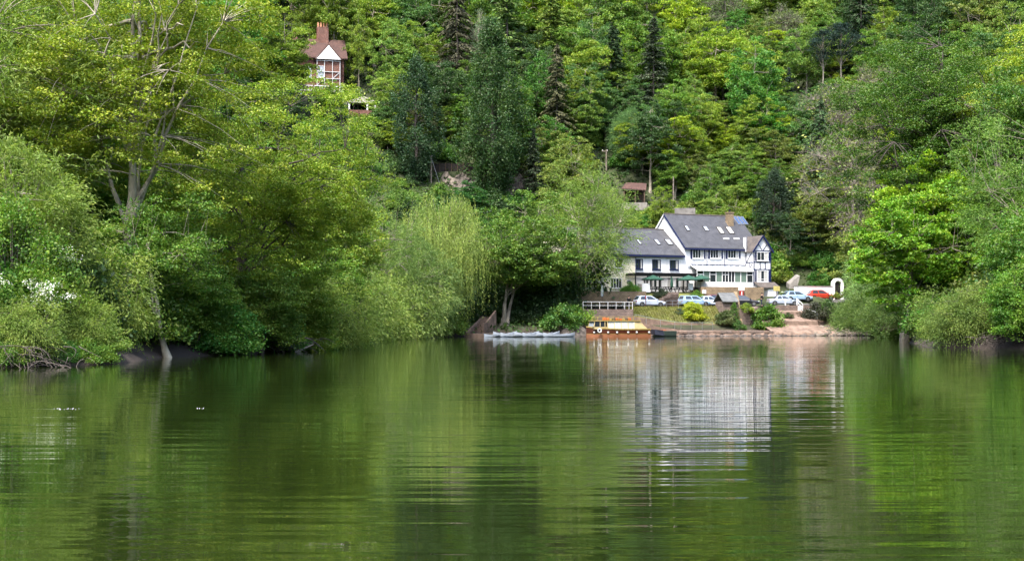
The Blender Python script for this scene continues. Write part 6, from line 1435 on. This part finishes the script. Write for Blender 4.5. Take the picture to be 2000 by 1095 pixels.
# taller understorey behind the bank shrubs, and growth round the inn
for q in along([(-26, 62), (-23.5, 78), (-21, 92), (-19.5, 110), (-20.5, 142), (-19, 165), (-12.5, 184)], 3.4, 14):
    x, y = q + rb.normal(size=2) * 0.9
    c_c = np.array([MID, RICH, DRK][int(rb.integers(0, 3))]) * rb.uniform(0.7, 1.1); plant(('fine_' if y < 125 else '') + 'bush_%d' % rb.integers(0, 3), near('understorey shrub', x, y, c_c), 'bush', on_ground(x, y, -0.1), c_c, rb.uniform(1.0, 1.8), rb.uniform(0, 6.28), group='understorey shrubs of the left bank', name='shrub', bark='bark_dark')
for q in along([(51, 186), (49.5, 160), (42, 136), (40, 118), (42, 106)], 3.6, 15):
    x, y = q + rb.normal(size=2) * 0.8
    c_c = np.array([MID, RICH, DRK, OLV][int(rb.integers(0, 4))]) * rb.uniform(0.8, 1.1); plant(('fine_' if y < 125 else '') + 'bush_%d' % rb.integers(0, 3), near('understorey shrub', x, y, c_c), 'bush', on_ground(x, y, -0.1), c_c, rb.uniform(1.0, 1.7), rb.uniform(0, 6.28), group='understorey shrubs of the right bank', name='shrub', bark='bark_dark')
for i in range(46):
    px = [rb.uniform(1335, 1470), rb.uniform(1505, 1560), rb.uniform(1560, 1660), rb.uniform(1225, 1290)][i % 4]; py = [rb.uniform(392, 432), rb.uniform(430, 540), rb.uniform(440, 545), rb.uniform(405, 440)][i % 4]
    p = hill_hit(px, py, 1.0)
    c_c = np.array([MID, RICH, YEL, OLV][int(rb.integers(0, 4))]) * rb.uniform(0.8, 1.1); plant('bush_%d' % rb.integers(0, 3), near('shrub behind the inn,', p.x, p.y, c_c), 'bush', (p.x, p.y, p.z - 0.3), c_c, rb.uniform(0.7, 1.25) * (0.6 if i % 4 == 3 else 1), rb.uniform(0, 6.28), group='shrubs close behind the inn', name='shrub', bark='bark_dark')
for px, Y_, s_c, lb_ in [(1690, 184, 1.0, 'pale willow bush spilling onto the rubble shore'), (1712, 178, 1.15, 'pale willow bush between rubble shore and maple'), (1735, 172, 1.0, 'pale willow bush tucked behind the maple trunk')]:
    p = at(px, 650, Y_); plant('willow_bush', lb_, 'bush', (p.x, p.y, 0.7), (0.14, 0.22, 0.06), s_c, R(px), name='willow_bush', leafm='leaf_fine')

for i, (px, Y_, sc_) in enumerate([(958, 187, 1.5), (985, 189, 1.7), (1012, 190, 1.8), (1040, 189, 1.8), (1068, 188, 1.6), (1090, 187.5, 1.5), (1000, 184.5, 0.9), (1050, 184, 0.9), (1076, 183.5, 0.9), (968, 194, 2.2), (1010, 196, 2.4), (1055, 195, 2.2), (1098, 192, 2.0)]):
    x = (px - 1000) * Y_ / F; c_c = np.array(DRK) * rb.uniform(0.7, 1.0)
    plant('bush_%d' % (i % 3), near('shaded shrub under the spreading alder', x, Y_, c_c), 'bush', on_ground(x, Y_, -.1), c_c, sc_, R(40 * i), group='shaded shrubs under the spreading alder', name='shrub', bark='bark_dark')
for i in range(34):
    px, py = rb.uniform(770, 1060), rb.uniform(388, 450); p = hill_hit(px, py, 0.8); c_c = np.array([MID, RICH, DRK][i % 3]) * rb.uniform(.8, 1.1)
    plant('bush_%d' % (i % 3), near('shrub on the slope below the rock face', p.x, p.y, c_c), 'bush', (p.x, p.y, p.z - .3), c_c, rb.uniform(.7, 1.2), rb.uniform(0, 6.28), group='shrubs below the rock face', name='shrub', bark='bark_dark')

# foliage hanging to the water in front of the near banks
DR = [(-22.0, 62.2, 0, PALE, .5, 'pale willow growth trailing into the water below the hawthorn'), (-20.6, 66.0, 0, (0.19, 0.28, 0.05), .45, 'willow growth trailing into the water beside the low willow'), (-22.4, 72.0, 0, PALE, .9, 'feathery willow growth behind the little leaning alder'),
 (-18.4, 82.5, 1, MID, .8, 'leafy boughs hanging to the water past the little leaning alder'), (-15.7, 88.5, 1, (0.14, 0.235, 0.03), .9, 'leafy boughs hanging to the water under the leaning alder'), (-14.6, 95, 1, YEL, .95, 'bright boughs hanging to the water under the leaning alder'), (-14.2, 102, 0, PALE, 1.0, 'pale willow growth at the bank bend past the leaning alder'),
 (-15, 112, 1, MID, 1.15, 'green boughs drooping to the bank past the bend'), (-15.2, 124, 0, PALE, 1.2, 'pale trailing growth at the bank below the second alder'), (-15.6, 137, 0, (0.19, 0.28, 0.06), 1.3, 'trailing willow growth at the bank beyond the second alder'), (-14.9, 150, 0, PALE, 1.5, 'broad pale willow mass drooping to the water before the weeping willow'), (-14.0, 164, 0, (0.25, 0.34, 0.09), 1.7, 'tall soft green willow mass next to the weeping willow'),
 (33.0, 106, 0, (0.16, 0.24, 0.05), .8, 'willow growth drooping over the right bank point'), (36.6, 100.8, 1, (0.12, 0.25, 0.025), .9, 'bright leafy boughs over the eroded roots'), (39.5, 104, 1, (0.10, 0.21, 0.025), 1.5, 'tall bright leafy growth behind the eroded roots'), (41, 99, 0, PALE, 1.1, 'pale willow growth beyond the eroded roots')]
for i, (x, y, k, c, s_c, lb_) in enumerate(DR):
    plant('drape_%d' % k, lb_, 'bush', on_ground(x, y, -.2), c, s_c, R(57 * i if y > 105 else (0 if x < 0 else 180)), name='bank_bush', leafm='leaf_fine' if k == 0 else 'leaf_broad', bark='bark_dark')

for i, (x, y) in enumerate([(-23.4, 60.4), (-22.3, 61.3), (-21.2, 62.6), (-20.3, 64.0), (-19.4, 65.6), (-24.4, 59.6)]):
    c_c = np.array([RICH, MID, (0.06, 0.11, 0.03)][i % 3]); plant('fine_bush_%d' % (i % 3), near('ragged shrub at the foot of the hawthorn bank', x, y, c_c), 'bush', (x, y, 0.12), c_c, 0.4 + 0.07 * (i % 3), R(70 * i), group='ragged shrubs below the hawthorn', name='shrub', bark='bark_dark')
# ------------------------------------------------------------------ garden plants on the inn's site
def gp_(kind, label, px, t, z, col, sc, rz=0, cat='bush', name='shrub', **k):
    p = site(s_at(px, t), t, z); return plant(kind, label, cat, (p.x, p.y, p.z), col, sc, R(rz), name=name, **k)
gp_('hedge_ball', 'clipped round yellow-green bush on the grass bank', 1353, 6.0, 2.05, (0.360, 0.420, 0.028), 1.26, sxy=1.05, name='topiary_bush')
gp_('bush_1', 'clipped bright green hedge at the corner of the white front', 1230, 12.3, TL - .1, (0.104, 0.246, 0.028), 0.62, sxy=.85, name='hedge')
gp_('bush_1', 'low dark hedge in front of the dining tables', 1291, 11.6, 5.2, (0.039, 0.058, 0.031), 0.5, name='hedge')
gp_('bush_0', 'small green shrub below the narrow menu board', 1365, 11.2, 4.9, MID, 0.42); gp_('bush_1', 'small grassy shrub at the steps below the low dark hedge', 1318, 11.2, 4.6, YEL, 0.4)
gp_('bush_2', 'large green shrub on the quay wall before the black hatchback', 1497, 3.9, 0.9, (0.111, 0.210, 0.028), 1.05, 20); gp_('bush_0', 'low yellowish shrub at the foot of the hut gable', 1462, 4.6, 3.1, (0.208, 0.290, 0.035), 0.42)
gp_('ivy_column', 'ivy hanging over the quay wall below the large green shrub', 1480, 4.4, 0.6, (0.058, 0.123, 0.028), 0.17, sxy=1.6, name='ivy', cat='ivy'); gp_('ivy_column', 'ivy climbing the gable of the slate-roofed hut', 1434, 4.6, 1.2, (0.091, 0.203, 0.028), 0.2, sxy=1.0, name='ivy', cat='ivy')
gp_('bush_2', 'rough shrub growing up the wall of the slate-roofed hut', 1415, 4.5, 1.5, (0.111, 0.145, 0.049), 0.62); gp_('bush_0', 'small shrub at the foot of the hut by the quay', 1446, 3.6, .7, (0.065, 0.145, 0.028), 0.45)
gp_('bush_1', 'dark purplish shrub beside the slipway rail', 1590, 5.4, 2.2, (0.052, 0.055, 0.036), 0.95); gp_('bush_0', 'dark green shrub between the red hatchback and the willow', 1624, 6.0, 2.0, (0.065, 0.123, 0.028), 0.95)
gp_('hawthorn', 'white-flowering shrub beside the pale yellow sign', 1529, 13.0, 4.3, (0.182, 0.261, 0.084), 0.42, name='flowering_shrub'); gp_('bush_1', 'tuft of weeds growing on the slipway steps', 1538, 4.6, 2.4, (0.078, 0.102, 0.042), .3)
gp_('bush_1', 'green bush hanging over the rocks at the bow of the ferry', 1120, 3.6, 1.6, (0.130, 0.246, 0.028), 1.0, 40); gp_('bush_0', 'leafy bush under the alder next to the white canoes', 1094, 3.0, .8, (0.078, 0.174, 0.028), 1.1, 70)
gp_('bush_1', 'blue-green low shrub next to the clipped yellow bush', 1326, 6.6, 2.7, (0.046, 0.087, 0.056), .38)
